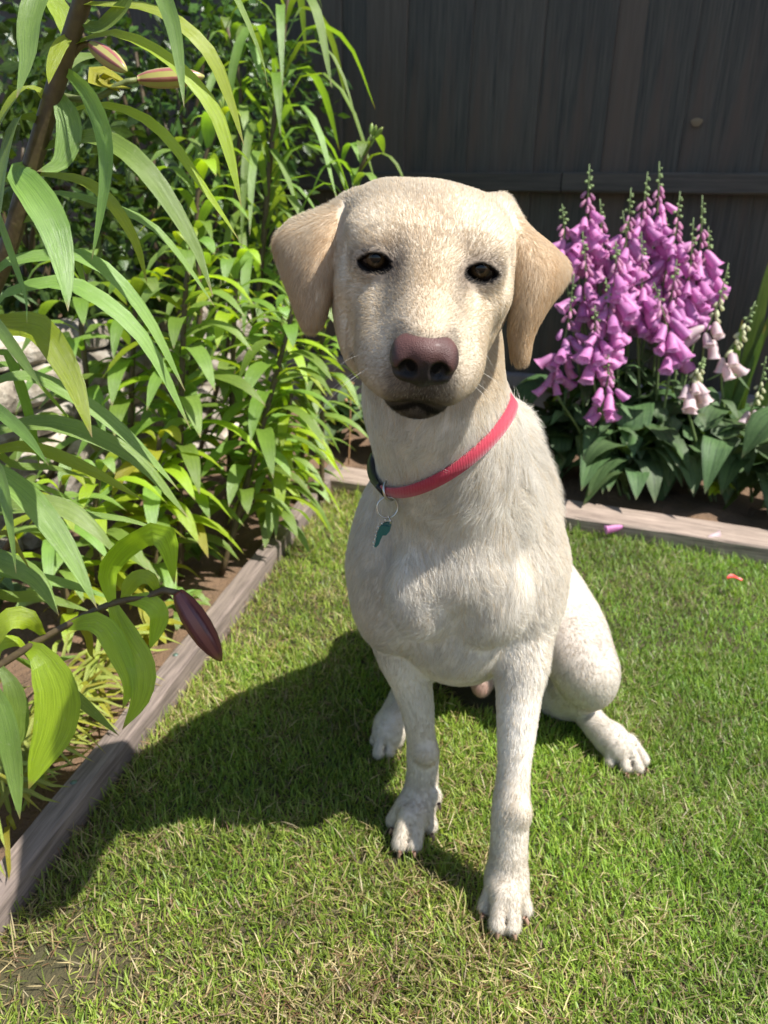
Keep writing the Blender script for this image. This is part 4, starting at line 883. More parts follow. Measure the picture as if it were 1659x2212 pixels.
        for a in range(8):
            for b in range(a + 1, 8):
                if sum(abs(x - y) for x, y in zip(cor[a], cor[b])) != 1: continue
                da = d[I + cor[a][0], J + cor[a][1], K + cor[a][2]]; db = d[I + cor[b][0], J + cor[b][1], K + cor[b][2]]
                m = (da < 0) != (db < 0)
                t = np.where(m, da / np.where(m, da - db, 1), 0)
                for q, A in enumerate((s.ax, s.ay, s.az)):
                    n = (I, J, K)[q]; pa = A[n + cor[a][q]]; pb = A[n + cor[b][q]]
                    V[:, q] += np.where(m, pa + (pb - pa) * t, 0)
                W += m
        V /= W[:, None]
        Fs = []
        for q in range(3):
            o1, o2 = [(1, 2), (2, 0), (0, 1)][q]
            sl0 = [slice(None)] * 3; sl1 = [slice(None)] * 3
            sl0[q] = slice(0, d.shape[q] - 1); sl1[q] = slice(1, None)
            for o in (o1, o2): sl0[o] = slice(1, d.shape[o] - 1); sl1[o] = slice(1, d.shape[o] - 1)
            x = sg[tuple(sl0)]; y = sg[tuple(sl1)]
            e = np.nonzero(x != y); inside = x[e]
            base = [None] * 3; base[q] = e[q]; base[o1] = e[o1] + 1; base[o2] = e[o2] + 1
            def cell(s1, s2):
                b = list(base); b[o1] = b[o1] - s1; b[o2] = b[o2] - s2
                return idx[tuple(b)]
            qd = np.stack([cell(1, 1), cell(0, 1), cell(0, 0), cell(1, 0)], 1)
            qd[~inside] = qd[~inside][:, ::-1]
            Fs.append(qd)
        return V, np.concatenate(Fs)

def spline(pts, rad, sub=4):
    P = np.array(pts, dtype=float); Q = np.array(rad, dtype=float)
    if P.ndim == 1: P = P[:, None]
    A = np.vstack([2 * P[0] - P[1], P, 2 * P[-1] - P[-2]]); B = np.concatenate([[Q[0]], Q, [Q[-1]]])
    oP, oQ = [], []
    for i in range(1, len(A) - 2):
        for t in np.linspace(0, 1, sub, endpoint=False):
            f = lambda a, b, c, d: 0.5 * (2 * b + (c - a) * t + (2 * a - 5 * b + 4 * c - d) * t * t + (3 * b - a - 3 * c + d) * t ** 3)
            oP.append(f(A[i - 1], A[i], A[i + 1], A[i + 2])); oQ.append(max(f(B[i - 1], B[i], B[i + 1], B[i + 2]), 1e-4))
    oP.append(P[-1]); oQ.append(Q[-1])
    return np.array(oP), np.array(oQ)

# ---- head frame: origin between the eyes, x to the picture's right, y out along the muzzle, z up
MZ = 0.0035   # how far the muzzle hangs below the eye line
H_O = np.array(at(925, 577, 0.475))
_pit, _yaw, _rol = R(-11), R(-1.6), R(-4.4)
_hf = np.array([math.sin(_yaw) * math.cos(_pit), -math.cos(_yaw) * math.cos(_pit), math.sin(_pit)])
_hx = np.cross(np.array([0, 0, 1.0]), _hf) * 1.0; _hx /= np.linalg.norm(_hx)
_hz = np.cross(_hf, -_hx); _hz = -_hz if _hz[2] < 0 else _hz
if _hx[0] < 0: _hx = -_hx
_hx, _hz = _hx * math.cos(_rol) + _hz * math.sin(_rol), _hz * math.cos(_rol) - _hx * math.sin(_rol)
HM = np.stack([_hx, _hf, _hz], 1)
def hp(x, y, z): return H_O + HM @ np.array([x, y, z - MZ * min(1, max(0, (y - 0.0) / 0.04))], dtype=float)
def to_head(P): return (np.asarray(P) - H_O) @ HM

FD = Field(_axis([(-0.13, -0.085, 0.003), (-0.085, 0.145, 0.0016), (0.145, 0.40, 0.003)]),
           _axis([(0.36, 0.60, 0.0014), (0.60, 1.20, 0.003)]),
           _axis([(-0.02, 0.52, 0.003), (0.52, 0.73, 0.0014)]))
V3 = lambda v: np.array(v, dtype=float)

def build_body(F):
    def P(px, py, Y): return V3(at(px, py, Y))
    # trunk: rump on the ground behind, chest upright in front
    F.ell((0.160, 0.985, 0.130), (0.095, 0.11, 0.115), 0.03)
    F.cone((0.085, 0.775, 0.335), (0.155, 0.95, 0.155), 0.090, 0.095, 0.04)
    F.ell((0.080, 0.715, 0.335), (0.096, 0.090, 0.135), 0.04)           # rib cage
    F.ell((0.074, 0.655, 0.365), (0.066, 0.062, 0.090), 0.03)           # breast
    F.cone((0.078, 0.665, 0.275), (0.088, 0.71, 0.245), 0.046, 0.052, 0.04)  # brisket
    for cx in (0.006, 0.141):
        F.ell((cx, 0.690, 0.335), (0.040, 0.062, 0.088), 0.025)         # shoulders
        F.ell((cx * 0.94 + 0.005, 0.668, 0.300), (0.030, 0.036, 0.045), 0.02)
    F.ell((0.036, 0.610, 0.345), (0.030, 0.026, 0.046), 0.014)          # pectoral swellings
    F.ell((0.104, 0.614, 0.340), (0.034, 0.026, 0.048), 0.014)
    F.ell((0.072, 0.604, 0.372), (0.030, 0.020, 0.026), 0.022)
    # neck
    F.chain([(0.074, 0.70, 0.42), (0.060, 0.645, 0.475), (0.041, 0.602, 0.535), (0.034, 0.580, 0.60)],
            [0.075, 0.059, 0.050, 0.047], 0.035)
    F.cone((0.070, 0.640, 0.42), (0.036, 0.575, 0.53), 0.050, 0.038, 0.03)   # throat
    F.cone((0.122, 0.725, 0.392), (0.098, 0.662, 0.482), 0.042, 0.030, 0.022)     # scruff on the sunny side
    # fore legs
    F.chain([(0.140, 0.690, 0.335), P(1122, 1385, 0.655), P(1123, 1455, 0.640), P(1117, 1560, 0.622), P(1110, 1660, 0.605), P(1104, 1740, 0.592), P(1101, 1800, 0.585), P(1097, 1870, 0.575), P(1093, 1915, 0.568)],
            [0.042, 0.030, 0.0228, 0.0178, 0.0140, 0.0155, 0.0158, 0.0160, 0.0168], 0.018, k0=0.03)
    F.chain([(0.018, 0.700, 0.325), P(868, 1385, 0.690), P(885, 1455, 0.690), P(901, 1530, 0.690), P(909, 1590, 0.690), P(913, 1632, 0.690), P(912, 1680, 0.688), P(906, 1725, 0.685), P(897, 1760, 0.680)],
            [0.040, 0.029, 0.0215, 0.0160, 0.0132, 0.0148, 0.0148, 0.0158, 0.0175], 0.018, k0=0.03)
    F.ell(P(924, 1630, 0.674), (0.011, 0.009, 0.011), 0.012)                 # wrist bone
    F.ell(P(1126, 1758, 0.580), (0.008, 0.008, 0.011), 0.012)
    # elbows and loose skin behind them
    F.ell((0.150, 0.715, 0.262), (0.022, 0.034, 0.036), 0.02)
    F.ell((0.022, 0.735, 0.262), (0.022, 0.034, 0.036), 0.02)
    # hind leg at the picture's right: thigh, knee, shank, foot
    F.chain([(0.195, 0.975, 0.165), P(1215, 1355, 0.885), P(1250, 1420, 0.845), P(1270, 1455, 0.828)], [0.080, 0.052, 0.040, 0.034], 0.03)
    F.ell(P(1284, 1458, 0.824), (0.0235, 0.026, 0.030), 0.02)
    F.chain([P(1270, 1480, 0.836), P(1205, 1497, 0.90), (0.225, 0.965, 0.045)], [0.032, 0.034, 0.030], 0.02)
    F.chain([(0.232, 0.965, 0.034), V3(atz(1243, 1515, 0.028)), V3(atz(1290, 1570, 0.028)), V3(atz(1330, 1613, 0.022))], [0.023, 0.0175, 0.0165, 0.0180], 0.015)
    # the other hind leg, mostly behind the fore leg
    F.chain([(0.095, 0.995, 0.15), (0.055, 0.90, 0.120), (0.042, 0.875, 0.105)], [0.075, 0.052, 0.042], 0.03)
    F.chain([(0.042, 0.89, 0.10), (0.055, 0.965, 0.05)], [0.038, 0.030], 0.02)
    F.chain([(0.055, 0.965, 0.036), (0.038, 0.90, 0.030), V3(atz(852, 1548, 0.028)), V3(atz(840, 1585, 0.024))], [0.024, 0.019, 0.0185, 0.0195], 0.015)
    # tail lying behind
    F.chain([(0.16, 1.08, 0.06), (0.19, 1.15, 0.03), (0.25, 1.175, 0.025)], [0.035, 0.022, 0.014], 0.02)
    # groin
    F.ell(P(1040, 1484, 0.875), (0.012, 0.014, 0.014), 0.035)
    # paws: pad body and four toes
    def paw(toes, heel, r, lift=0.017):
        hl = V3(atz(*heel, 0.030)); cen = np.mean([V3(atz(*t, 0.02)) for t in toes], 0)
        F.cone(hl, cen * 0.5 + hl * 0.5, r * 0.85, r * 0.80, 0.015)
        KT = []
        for i, t in enumerate(toes):
            tip = V3(atz(*t, lift * 0.75)); kn = tip * 0.50 + hl * 0.50; kn[2] = 0.033
            q = r * (0.53 if i in (1, 2) else 0.50)
            F.cone(hl * 0.6 + kn * 0.4, kn, q * 0.9, q * 1.0, 0.004)
            F.cone(kn, tip, q * 1.00, q * 0.80, 0.0012); KT.append((kn, tip))
        for (k1, t1), (k2, t2) in zip(KT, KT[1:]):
            F.cone((k1 + k2) / 2 + np.array((0, 0, 0.0085)), (t1 + t2) / 2 + np.array((0, 0, 0.004)), 0.0014, 0.0030, 0.003, 'c')
    paw([(1050, 1958), (1075, 1998), (1106, 2000), (1133, 1964)], (1094, 1900), 0.0215)
    paw([(850, 1772), (864, 1822), (894, 1823), (930, 1784)], (899, 1742), 0.0225)
    paw([(1318, 1644), (1352, 1656), (1378, 1658), (1391, 1642)], (1325, 1592), 0.0190)
    paw([(811, 1600), (818, 1626), (841, 1623), (860, 1602)], (843, 1565), 0.0190)
    # dew claw pads on the fore legs
    F.ell(P(943, 1722, 0.672), (0.006, 0.006, 0.010), 0.01)

def sheet(rows, th, n=70):
    """ear flap: rows of (px,py,Y) points swept into a dense cloud of points"""
    G = np.array([[V3(at(*p)) for p in r] for r in rows])
    m = G.shape[1]; A = []
    for i in range(m): A.append(spline(G[:, i], [th] * len(G), n // (len(G) - 1))[0])
    A = np.stack(A, 1); out = []
    for r in A: out.append(spline(r, [th] * m, n // (m - 1))[0])
    out = np.array(out)
    return out

EAR_L = [[(796, 438, .585), (764, 446, .566), (708, 462, .558), (648, 484, .565), (610, 502, .580)],
         [(776, 456, .562), (750, 470, .542), (697, 496, .535), (636, 520, .547), (600, 530, .568)],
         [(756, 490, .545), (738, 510, .529), (692, 546, .522), (645, 566, .533), (612, 575, .553)],
         [(736, 552, .533), (719, 576, .520), (688, 602, .515), (656, 618, .523), (633, 630, .540)],
         [(708, 622, .527), (700, 638, .518), (684, 660, .513), (666, 672, .519), (651, 675, .530)],
         [(691, 668, .525), (687, 682, .519), (679, 697, .516), (671, 700, .520), (664, 698, .526)]]
EAR_R = [[(1040, 468, .592), (1062, 472, .572), (1086, 480, .560), (1106, 490, .558), (1122, 504, .566)],
         [(1070, 478, .565), (1090, 486, .546), (1118, 500, .538), (1148, 518, .544), (1173, 534, .557)],
         [(1098, 514, .540), (1114, 524, .525), (1150, 542, .520), (1186, 557, .528), (1216, 568, .545)],
         [(1108, 572, .530), (1121, 582, .516), (1152, 597, .511), (1186, 605, .519), (1215, 605, .536)],
         [(1110, 640, .526), (1118, 650, .514), (1138, 660, .509), (1160, 664, .515), (1176, 660, .528)],
         [(1111, 705, .525), (1116, 715, .515), (1126, 721, .512), (1137, 720, .516), (1144, 712, .524)],
         [(1117, 756, .523), (1120, 764, .517), (1124, 770, .515), (1128, 768, .518), (1130, 760, .523)]]

def build_head(F):
    E = lambda x, y, z, a, b, c, k=0.02, op='u': F.ell(hp(x, y, z), (a, b, c), k, HM, op)
    Cn = lambda a, b, r1, r2, k=0.02: F.cone(hp(*a), hp(*b), r1, r2, k)
    E(0, -0.062, -0.004, 0.055, 0.058, 0.038, 0.02)                 # skull
    E(0, -0.072, 0.002, 0.050, 0.045, 0.028, 0.02)
    E(0, -0.041, 0.004, 0.046, 0.037, 0.0245, 0.022)                # forehead
    for s in (-1, 1): E(s * 0.0310, -0.072, 0.011 if s < 0 else 0.0065, 0.021, 0.036, 0.0195, 0.014)
    for s in (-1, 1):
        E(s * 0.029, -0.022, 0.013, 0.022, 0.020, 0.012, 0.015)     # brow
        E(s * 0.036, -0.048, -0.027, 0.0240, 0.036, 0.033, 0.018)    # cheek
        E(0.025 if s > 0 else -0.034, -0.030, -0.056, 0.019, 0.034, 0.028, 0.022)     # jowl
        E(s * 0.034, -0.018, -0.020, 0.019, 0.018, 0.013, 0.015)    # cheekbone below the eye
        E(s * 0.0150, 0.050, -0.040, 0.0160, 0.028, 0.0200, 0.010)  # flews
        E(s * 0.0235, 0.020, -0.043, 0.0165, 0.034, 0.0235, 0.015)
        E(s * 0.0250, 0.000, -0.030, 0.0130, 0.024, 0.0140, 0.015)
    Cn((0, -0.02, -0.014), (0, 0.045, -0.024), 0.0265, 0.0190, 0.016)  # mid face
    Cn((0, -0.005, -0.005), (0, 0.074, -0.020), 0.0175, 0.0140, 0.015)  # bridge
    E(0, 0.066, -0.034, 0.0185, 0.018, 0.018, 0.010)                # front of the lip
    Cn((0, -0.03, -0.060), (0, 0.046, -0.0580), 0.025, 0.0140, 0.010)  # lower jaw
    E(0, 0.0525, -0.0585, 0.0180, 0.013, 0.0120, 0.006)             # chin
    # ears
    for rows in (EAR_L, EAR_R):
        S = sheet(rows, 0.003); n, m = S.shape[:2]
        u = np.linspace(0, 1, n)[:, None]; e = np.minimum(np.linspace(0, 1, m), 1 - np.linspace(0, 1, m))[None, :]
        r = 0.0017 + 0.0019 * smoothstep(0, 0.22, e) * (1 - 0.35 * u)
        F.balls(S.reshape(-1, 3), r.ravel(), 0.003)
    F.ell(V3(at(766, 470, 0.558)), (0.011, 0.015, 0.016), 0.012); F.ell(V3(at(1082, 482, 0.556)), (0.010, 0.016, 0.018), 0.014)
    # mouth: the gap between upper and lower lip, and the split under the nose
    for s in (-1, 1):
        p = [hp(0, 0.078, -0.0500), hp(s * 0.010, 0.074, -0.0560), hp(s * 0.020, 0.060, -0.0620), hp(s * 0.031, 0.036, -0.0640), hp(s * 0.038, 0.014, -0.060)]
        Pp, _ = spline(p, [1] * 5, 5)
        for i in range(len(Pp) - 1): F.cone(Pp[i], Pp[i + 1], 0.0016, 0.0016, 0.004, 'c')
    F.cone(hp(0, 0.089, -0.034), hp(0, 0.080, -0.050), 0.0012, 0.0014, 0.004, 'c')
    # eye sockets with lids
    for s, ex in ((-1, EYE_X[0]), (1, EYE_X[1])):
        c = hp(ex, EYE_Y, EYE_Z); F.ell(c, (EYE_R + .0030,) * 3, 0.010, HM)
    for s, ex in ((-1, EYE_X[0]), (1, EYE_X[1])):
        e = 0.03; c = hp(ex, EYE_Y, EYE_Z)
        sl, X, Y, Z = F.box(c - e, c + e)
        d = [X - c[0], Y - c[1], Z - c[2]]
        a = sum(HM[q, 0] * d[q] for q in range(3)) * s; b = sum(HM[q, 1] * d[q] for q in range(3)); g = sum(HM[q, 2] * d[q] for q in range(3))
        up = EYE_UP * (1 - np.abs(a / EYE_W) ** 1.9); lo = -EYE_LO * (1 - np.abs(a / EYE_W) ** 1.9); tilt = -0.07 * a
        e1 = np.maximum(np.maximum((g - tilt - up), (lo - g + tilt)), np.abs(a) - EYE_W)
        e1 = np.maximum(e1, -(b - 0.002))
        F.cut(sl, e1.astype(np.float32), 0.0015)

EYE_W, EYE_UP, EYE_LO = 0.0100, 0.0057, 0.0050
EYE_X, EYE_Y, EYE_Z, EYE_R = (-0.0325, 0.0325), -0.0095, 0.0, 0.0115

# the nose leather, finer
NO = hp(0, 0.079, -0.0225)
def nose_field():
    h = 0.0007; r = 0.030
    F = Field(*[_axis([(NO[i] - r, NO[i] + r, h)]) for i in range(3)])
    E = lambda x, y, z, a, b, c, k=0.004, op='u': F.ell(hp(x, y, z), (a, b, c), k, HM, op)
    E(0, 0.0775, -0.0180, 0.0165, 0.0130, 0.0090, 0.004)
    E(0, 0.0800, -0.0270, 0.0090, 0.0115, 0.0120, 0.006)
    for s in (-1, 1):
        E(s * 0.0115, 0.0790, -0.0235, 0.0072, 0.0110, 0.0085, 0.004)          # wings
        E(s * 0.0085, 0.0785, -0.0320, 0.0075, 0.0085, 0.0048, 0.004)
    for s in (-1, 1):
        E(s * 0.0084, 0.0905, -0.0262, 0.0050, 0.0060, 0.0052, 0.002, 'c')       # nostrils
        F.cone(hp(s * 0.0085, 0.0925, -0.0272), hp(s * 0.0172, 0.083, -0.0302), 0.0026, 0.0014, 0.002, 'c')
    F.cone(hp(0, 0.0925, -0.023), hp(0, 0.0915, -0.040), 0.0006, 0.0008, 0.0025, 'c')
    return F.mesh()
NV, NF = nose_field()
build_body(FD)
build_head(FD)
DV, DF = FD.mesh()
FD.d = None
# ================================================================ collar
from mathutils.bvhtree import BVHTree
COLLAR_W = 0.0110
def collar_ring():
    bv = BVHTree.FromPolygons([tuple(v) for v in DV], [tuple(f) for f in DF]); o = Vector((0, 0, CAM_H))
    H = []
    for (px, py, dx) in ((797, 1002, 2), (900, 1050, 2), (1058, 944, -2)):
        h = None
        while h is None and 780 < px < 1100: h = bv.ray_cast(o, ray(px, py).normalized())[0]; px += dx
        H.append(h)
    nrm = (H[1] - H[0]).cross(H[2] - H[0]).normalized()
    if nrm.z < 0: nrm = -nrm
    cen = Vector((0.062, 0.640, 0.47)); cen = cen - nrm * (cen - H[1]).dot(nrm)
    e1 = (H[1] - cen).normalized(); e2 = nrm.cross(e1); n = 72; rad = []
    for k in range(n):
        d = e1 * math.cos(2 * math.pi * k / n) + e2 * math.sin(2 * math.pi * k / n); h = bv.ray_cast(cen + d * .16, -d)[0]
        rad.append((h - cen).length if h is not None else .07)
    r = np.array(rad)
    for k in range(n):
        d = e1 * math.cos(2 * math.pi * k / n) + e2 * math.sin(2 * math.pi * k / n); r[k] = min(max(r[k], .045), .057 if (d.y > -.30 and d.x > 0) else .10)
    for _ in range(4): r = (np.roll(r, 1) + 2 * r + np.roll(r, -1)) / 4
    return cen, e1, e2, nrm, r
COL_C, COL_E1, COL_E2, COL_N, COL_R = collar_ring()
def collar_pt(a, off=0.0, up=0.0):
    r = float(np.interp(a % (2 * math.pi), np.linspace(0, 2 * math.pi, len(COL_R) + 1), np.append(COL_R, COL_R[0])))
    return COL_C + (COL_E1 * math.cos(a) + COL_E2 * math.sin(a)) * (r + off) + COL_N * up
def near_collar(P):
    """True where a hair would grow under the strap"""
    d = P - np.array(COL_C); h = d @ np.array(COL_N); a = np.arctan2(d @ np.array(COL_E2), d @ np.array(COL_E1))
    r = np.interp(a % (2 * np.pi), np.linspace(0, 2 * np.pi, len(COL_R) + 1), np.append(COL_R, COL_R[0])); q = np.hypot(d @ np.array(COL_E1), d @ np.array(COL_E2))
    return (np.abs(h) < COLLAR_W * .5) & (q < r + .007)
# ---- colours of the coat (albedo only)
def lerp(a, b, t): return a + (b - a) * t[:, None]
WHITE, CREAM, TAN, BEIGE = (np.array(c) for c in ((0.79, 0.765, 0.715), (0.71, 0.645, 0.535), (0.61, 0.47, 0.31), (0.67, 0.60, 0.49)))
DARK = np.array((0.007, 0.006, 0.006)); GREY = np.array((0.105, 0.090, 0.080))
def in_ear(V):
    """0..1, how much a point belongs to an ear flap"""
    out = np.zeros(len(V))
    for rows in (EAR_L, EAR_R):
        S = sheet(rows, 0.003, 26); w = np.linspace(0, 1, S.shape[0])[:, None] * np.ones((1, S.shape[1]))
        S2 = S.reshape(-1, 3); w = w.ravel()
        near = np.nonzero((np.abs(V - S2.mean(0)) < 0.10).all(1))[0]
        for c in range(0, len(near), 20000):
            q = near[c:c + 20000]
            D = ((V[q][:, None, :] - S2[None]) ** 2).sum(2); i = D.argmin(1); d = np.sqrt(D[np.arange(len(q)), i])
            out[q] = np.maximum(out[q], smoothstep(0.010, 0.004, d) * smoothstep(0.02, 0.22, w[i]))
    return out
def eye_metric(L):
    """distance from the lid opening, extended towards the inner corner"""
    best = np.full(len(L), 9.0); inner = np.zeros(len(L))
    for s, ex in ((-1, EYE_X[0]), (1, EYE_X[1])):
        a = (L[:, 0] - ex) * s; g = L[:, 2] - EYE_Z + 0.07 * a
        a2 = a
        q = np.sqrt((a2 / EYE_W) ** 2 + (g / np.where(g > 0, EYE_UP, EYE_LO)) ** 2)
        d = (q - 1) * np.hypot(a, g) / np.maximum(q, .3); d = np.where(L[:, 1] < -0.03, 9, d)
        best = np.minimum(best, d)
    return best
def coat(V, Nn):
    L = to_head(V); n = len(V)
    ear = in_ear(V)
    head = smoothstep(-0.125, -0.085, L[:, 2]) * smoothstep(-0.16, -0.10, L[:, 1]) * (V[:, 1] < 0.66)
    nz = vnoise(V, 60, 3); nz2 = vnoise(V, 25, 5); nz3 = vnoise(V, 160, 8)
    C = np.tile(WHITE, (n, 1))
    # flanks, shoulder and back of the neck are more beige
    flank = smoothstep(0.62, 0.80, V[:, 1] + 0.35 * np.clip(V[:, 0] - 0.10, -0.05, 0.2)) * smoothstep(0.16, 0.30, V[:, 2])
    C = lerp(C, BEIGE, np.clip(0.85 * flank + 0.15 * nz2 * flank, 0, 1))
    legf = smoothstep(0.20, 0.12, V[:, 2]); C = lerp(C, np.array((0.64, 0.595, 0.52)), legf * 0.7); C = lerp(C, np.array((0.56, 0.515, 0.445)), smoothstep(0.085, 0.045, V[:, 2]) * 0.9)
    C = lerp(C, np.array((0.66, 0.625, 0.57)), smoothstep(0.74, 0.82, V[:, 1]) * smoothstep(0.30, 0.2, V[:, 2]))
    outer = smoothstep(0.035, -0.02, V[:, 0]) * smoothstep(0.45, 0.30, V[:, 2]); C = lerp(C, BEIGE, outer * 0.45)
    for (px, py, Y, r) in ((925, 1625, .672, .022), (1128, 1750, .58, .02), (878, 1775, .65, .018), (1095, 1925, .56, .015)):
        c = np.array(at(px, py, Y)); C = lerp(C, BEIGE * 0.96, 0.7 * np.exp(-((V - c) ** 2).sum(1) / r ** 2))
    C = lerp(C, CREAM, head)
    x, y, z = L.T
    ax = np.abs(x)
    # tan along the bridge, between the eyes and over the brows
    C = lerp(C, np.array((0.60, 0.48, 0.335)), head * 0.50 * np.exp(-(x / 0.016) ** 2) * smoothstep(-0.055, -0.02, y) * smoothstep(0.085, 0.05, y) * smoothstep(-0.035, -0.015, z))
    C = lerp(C, np.array((0.49, 0.345, 0.20)), head * 0.34 * np.exp(-((ax - 0.024) / 0.011) ** 2 - ((z - 0.012) / 0.006) ** 2) * (y > -0.05))
    C = lerp(C, WHITE, head * 0.28 * smoothstep(-0.005, 0.040, z))                       # pale crown
    C = lerp(C, np.array((0.66, 0.59, 0.48)), head * 0.5 * smoothstep(-0.03, -0.05, z))
    C = lerp(C, np.array((0.56, 0.495, 0.395)), head * 0.75 * smoothstep(-0.008, 0.022, y))
    C = lerp(C, np.array((0.50, 0.40, 0.28)), head * 0.5 * smoothstep(0.0, 0.02, y) * np.exp(-(x / 0.013) ** 2) * smoothstep(-0.030, -0.014, z))
    C = lerp(C, TAN, ear * (0.80 + 0.25 * nz))
    # dark skin round the eyes
    de = eye_metric(L)
    hd = head * (1 - ear)
    C = lerp(C, np.array((0.20, 0.15, 0.115)), hd * 0.62 * smoothstep(0.0085, 0.0022, de + 0.0012 * nz3))
    for s, ex in ((-1, EYE_X[0]), (1, EYE_X[1])):       # inner corner smudge
        a = (x - ex) * s
        C = lerp(C, np.array((0.14, 0.11, 0.09)), hd * (0.80 if s < 0 else 0.40) * np.exp(-((a + 0.0140) / 0.0062) ** 2 - ((z - (0.004 if s < 0 else -0.003)) / 0.0095) ** 2) * (y > -0.03))
    C = lerp(C, DARK, hd * smoothstep(0.0018, 0.0008, de))
    # muzzle: grey whisker field, dark lips
    zz = z + MZ * np.clip(y / 0.04, 0, 1)
    fr = smoothstep(0.030, 0.062, y)
    C = lerp(C, GREY * 1.1, head * 0.88 * fr * np.exp(-(x / 0.0185) ** 2) * smoothstep(-0.024, -0.038, zz) * np.clip(1 + 0.35 * nz3, 0, 1.3))
    C = lerp(C, GREY, head * 0.55 * fr * smoothstep(0.0215, 0.0165, ax) * smoothstep(-0.006, -0.012, zz) * smoothstep(0.058, 0.068, y))
    mouth_z = np.interp(ax, [0, 0.010, 0.020, 0.031, 0.038], [-0.0500, -0.0560, -0.0620, -0.0640, -0.060])
    dm = zz - mouth_z
    C = lerp(C, DARK, head * fr * smoothstep(0.006, 0.0015, np.abs(dm)) * smoothstep(0.030, 0.018, ax))
    C = lerp(C, DARK, head * smoothstep(0.046, 0.060, y) * smoothstep(0.001, -0.001, dm) * smoothstep(-0.0098, -0.0070, dm) * smoothstep(0.022, 0.013, ax))
    C = lerp(C, GREY, 0.6 * head * smoothstep(0.004, 0.0015, np.abs(dm)) * (y > 0.0) * (ax < 0.045))
    C = lerp(C, DARK * 0.6, smoothstep(0.0135, 0.0115, np.sqrt(((V - NO) ** 2).sum(1))))  # muzzle behind the nostril holes painted dark, in place of their shade
    # pink bare skin inside the thigh and groin
    c = np.array(at(1038, 1488, 0.87)); C = lerp(C, np.array((0.50, 0.29, 0.23)), np.exp(-((V - c) ** 2).sum(1) / 0.020 ** 2))
    c = np.array(at(1215, 1400, 0.86)); C = lerp(C, np.array((0.55, 0.41, 0.38)), 0.45 * np.exp(-((V - c) ** 2).sum(1) / 0.045 ** 2))
    # slight uneven tone over the whole coat
    C *= (1 + 0.05 * nz2 + 0.04 * nz)[:, None]
    return np.clip(C, 0.004, 0.9), de, ear, head, dm

def vert_normals(V, F):
    n = np.cross(V[F[:, 2]] - V[F[:, 0]], V[F[:, 3]] - V[F[:, 1]]); N = np.zeros_like(V)
    for k in range(4): np.add.at(N, F[:, k], n)
    return N / (np.linalg.norm(N, axis=1)[:, None] + 1e-12)
DN = vert_normals(DV, DF)
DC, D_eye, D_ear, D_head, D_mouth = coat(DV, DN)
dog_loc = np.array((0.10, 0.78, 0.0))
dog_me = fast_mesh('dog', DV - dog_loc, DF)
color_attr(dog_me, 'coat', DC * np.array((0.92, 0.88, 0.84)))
mskin = Mat('dog_skin'); mskin.set(Roughness=0.75); mskin.color(mskin.attr('coat').outputs['Color'])
mskin.b.inputs['Specular IOR Level'].default_value = 0.12
mskin.bump(mskin.noise(mskin.coord('Object'), 900, 2).outputs['Fac'], 0.25, 0.001)
dog_me.materials.append(mskin.m)
dog = link(bpy.data.objects.new('dog', dog_me)); dog.location = dog_loc
tag(dog, 'cream yellow dog with a red collar sitting on the lawn', 'dog')

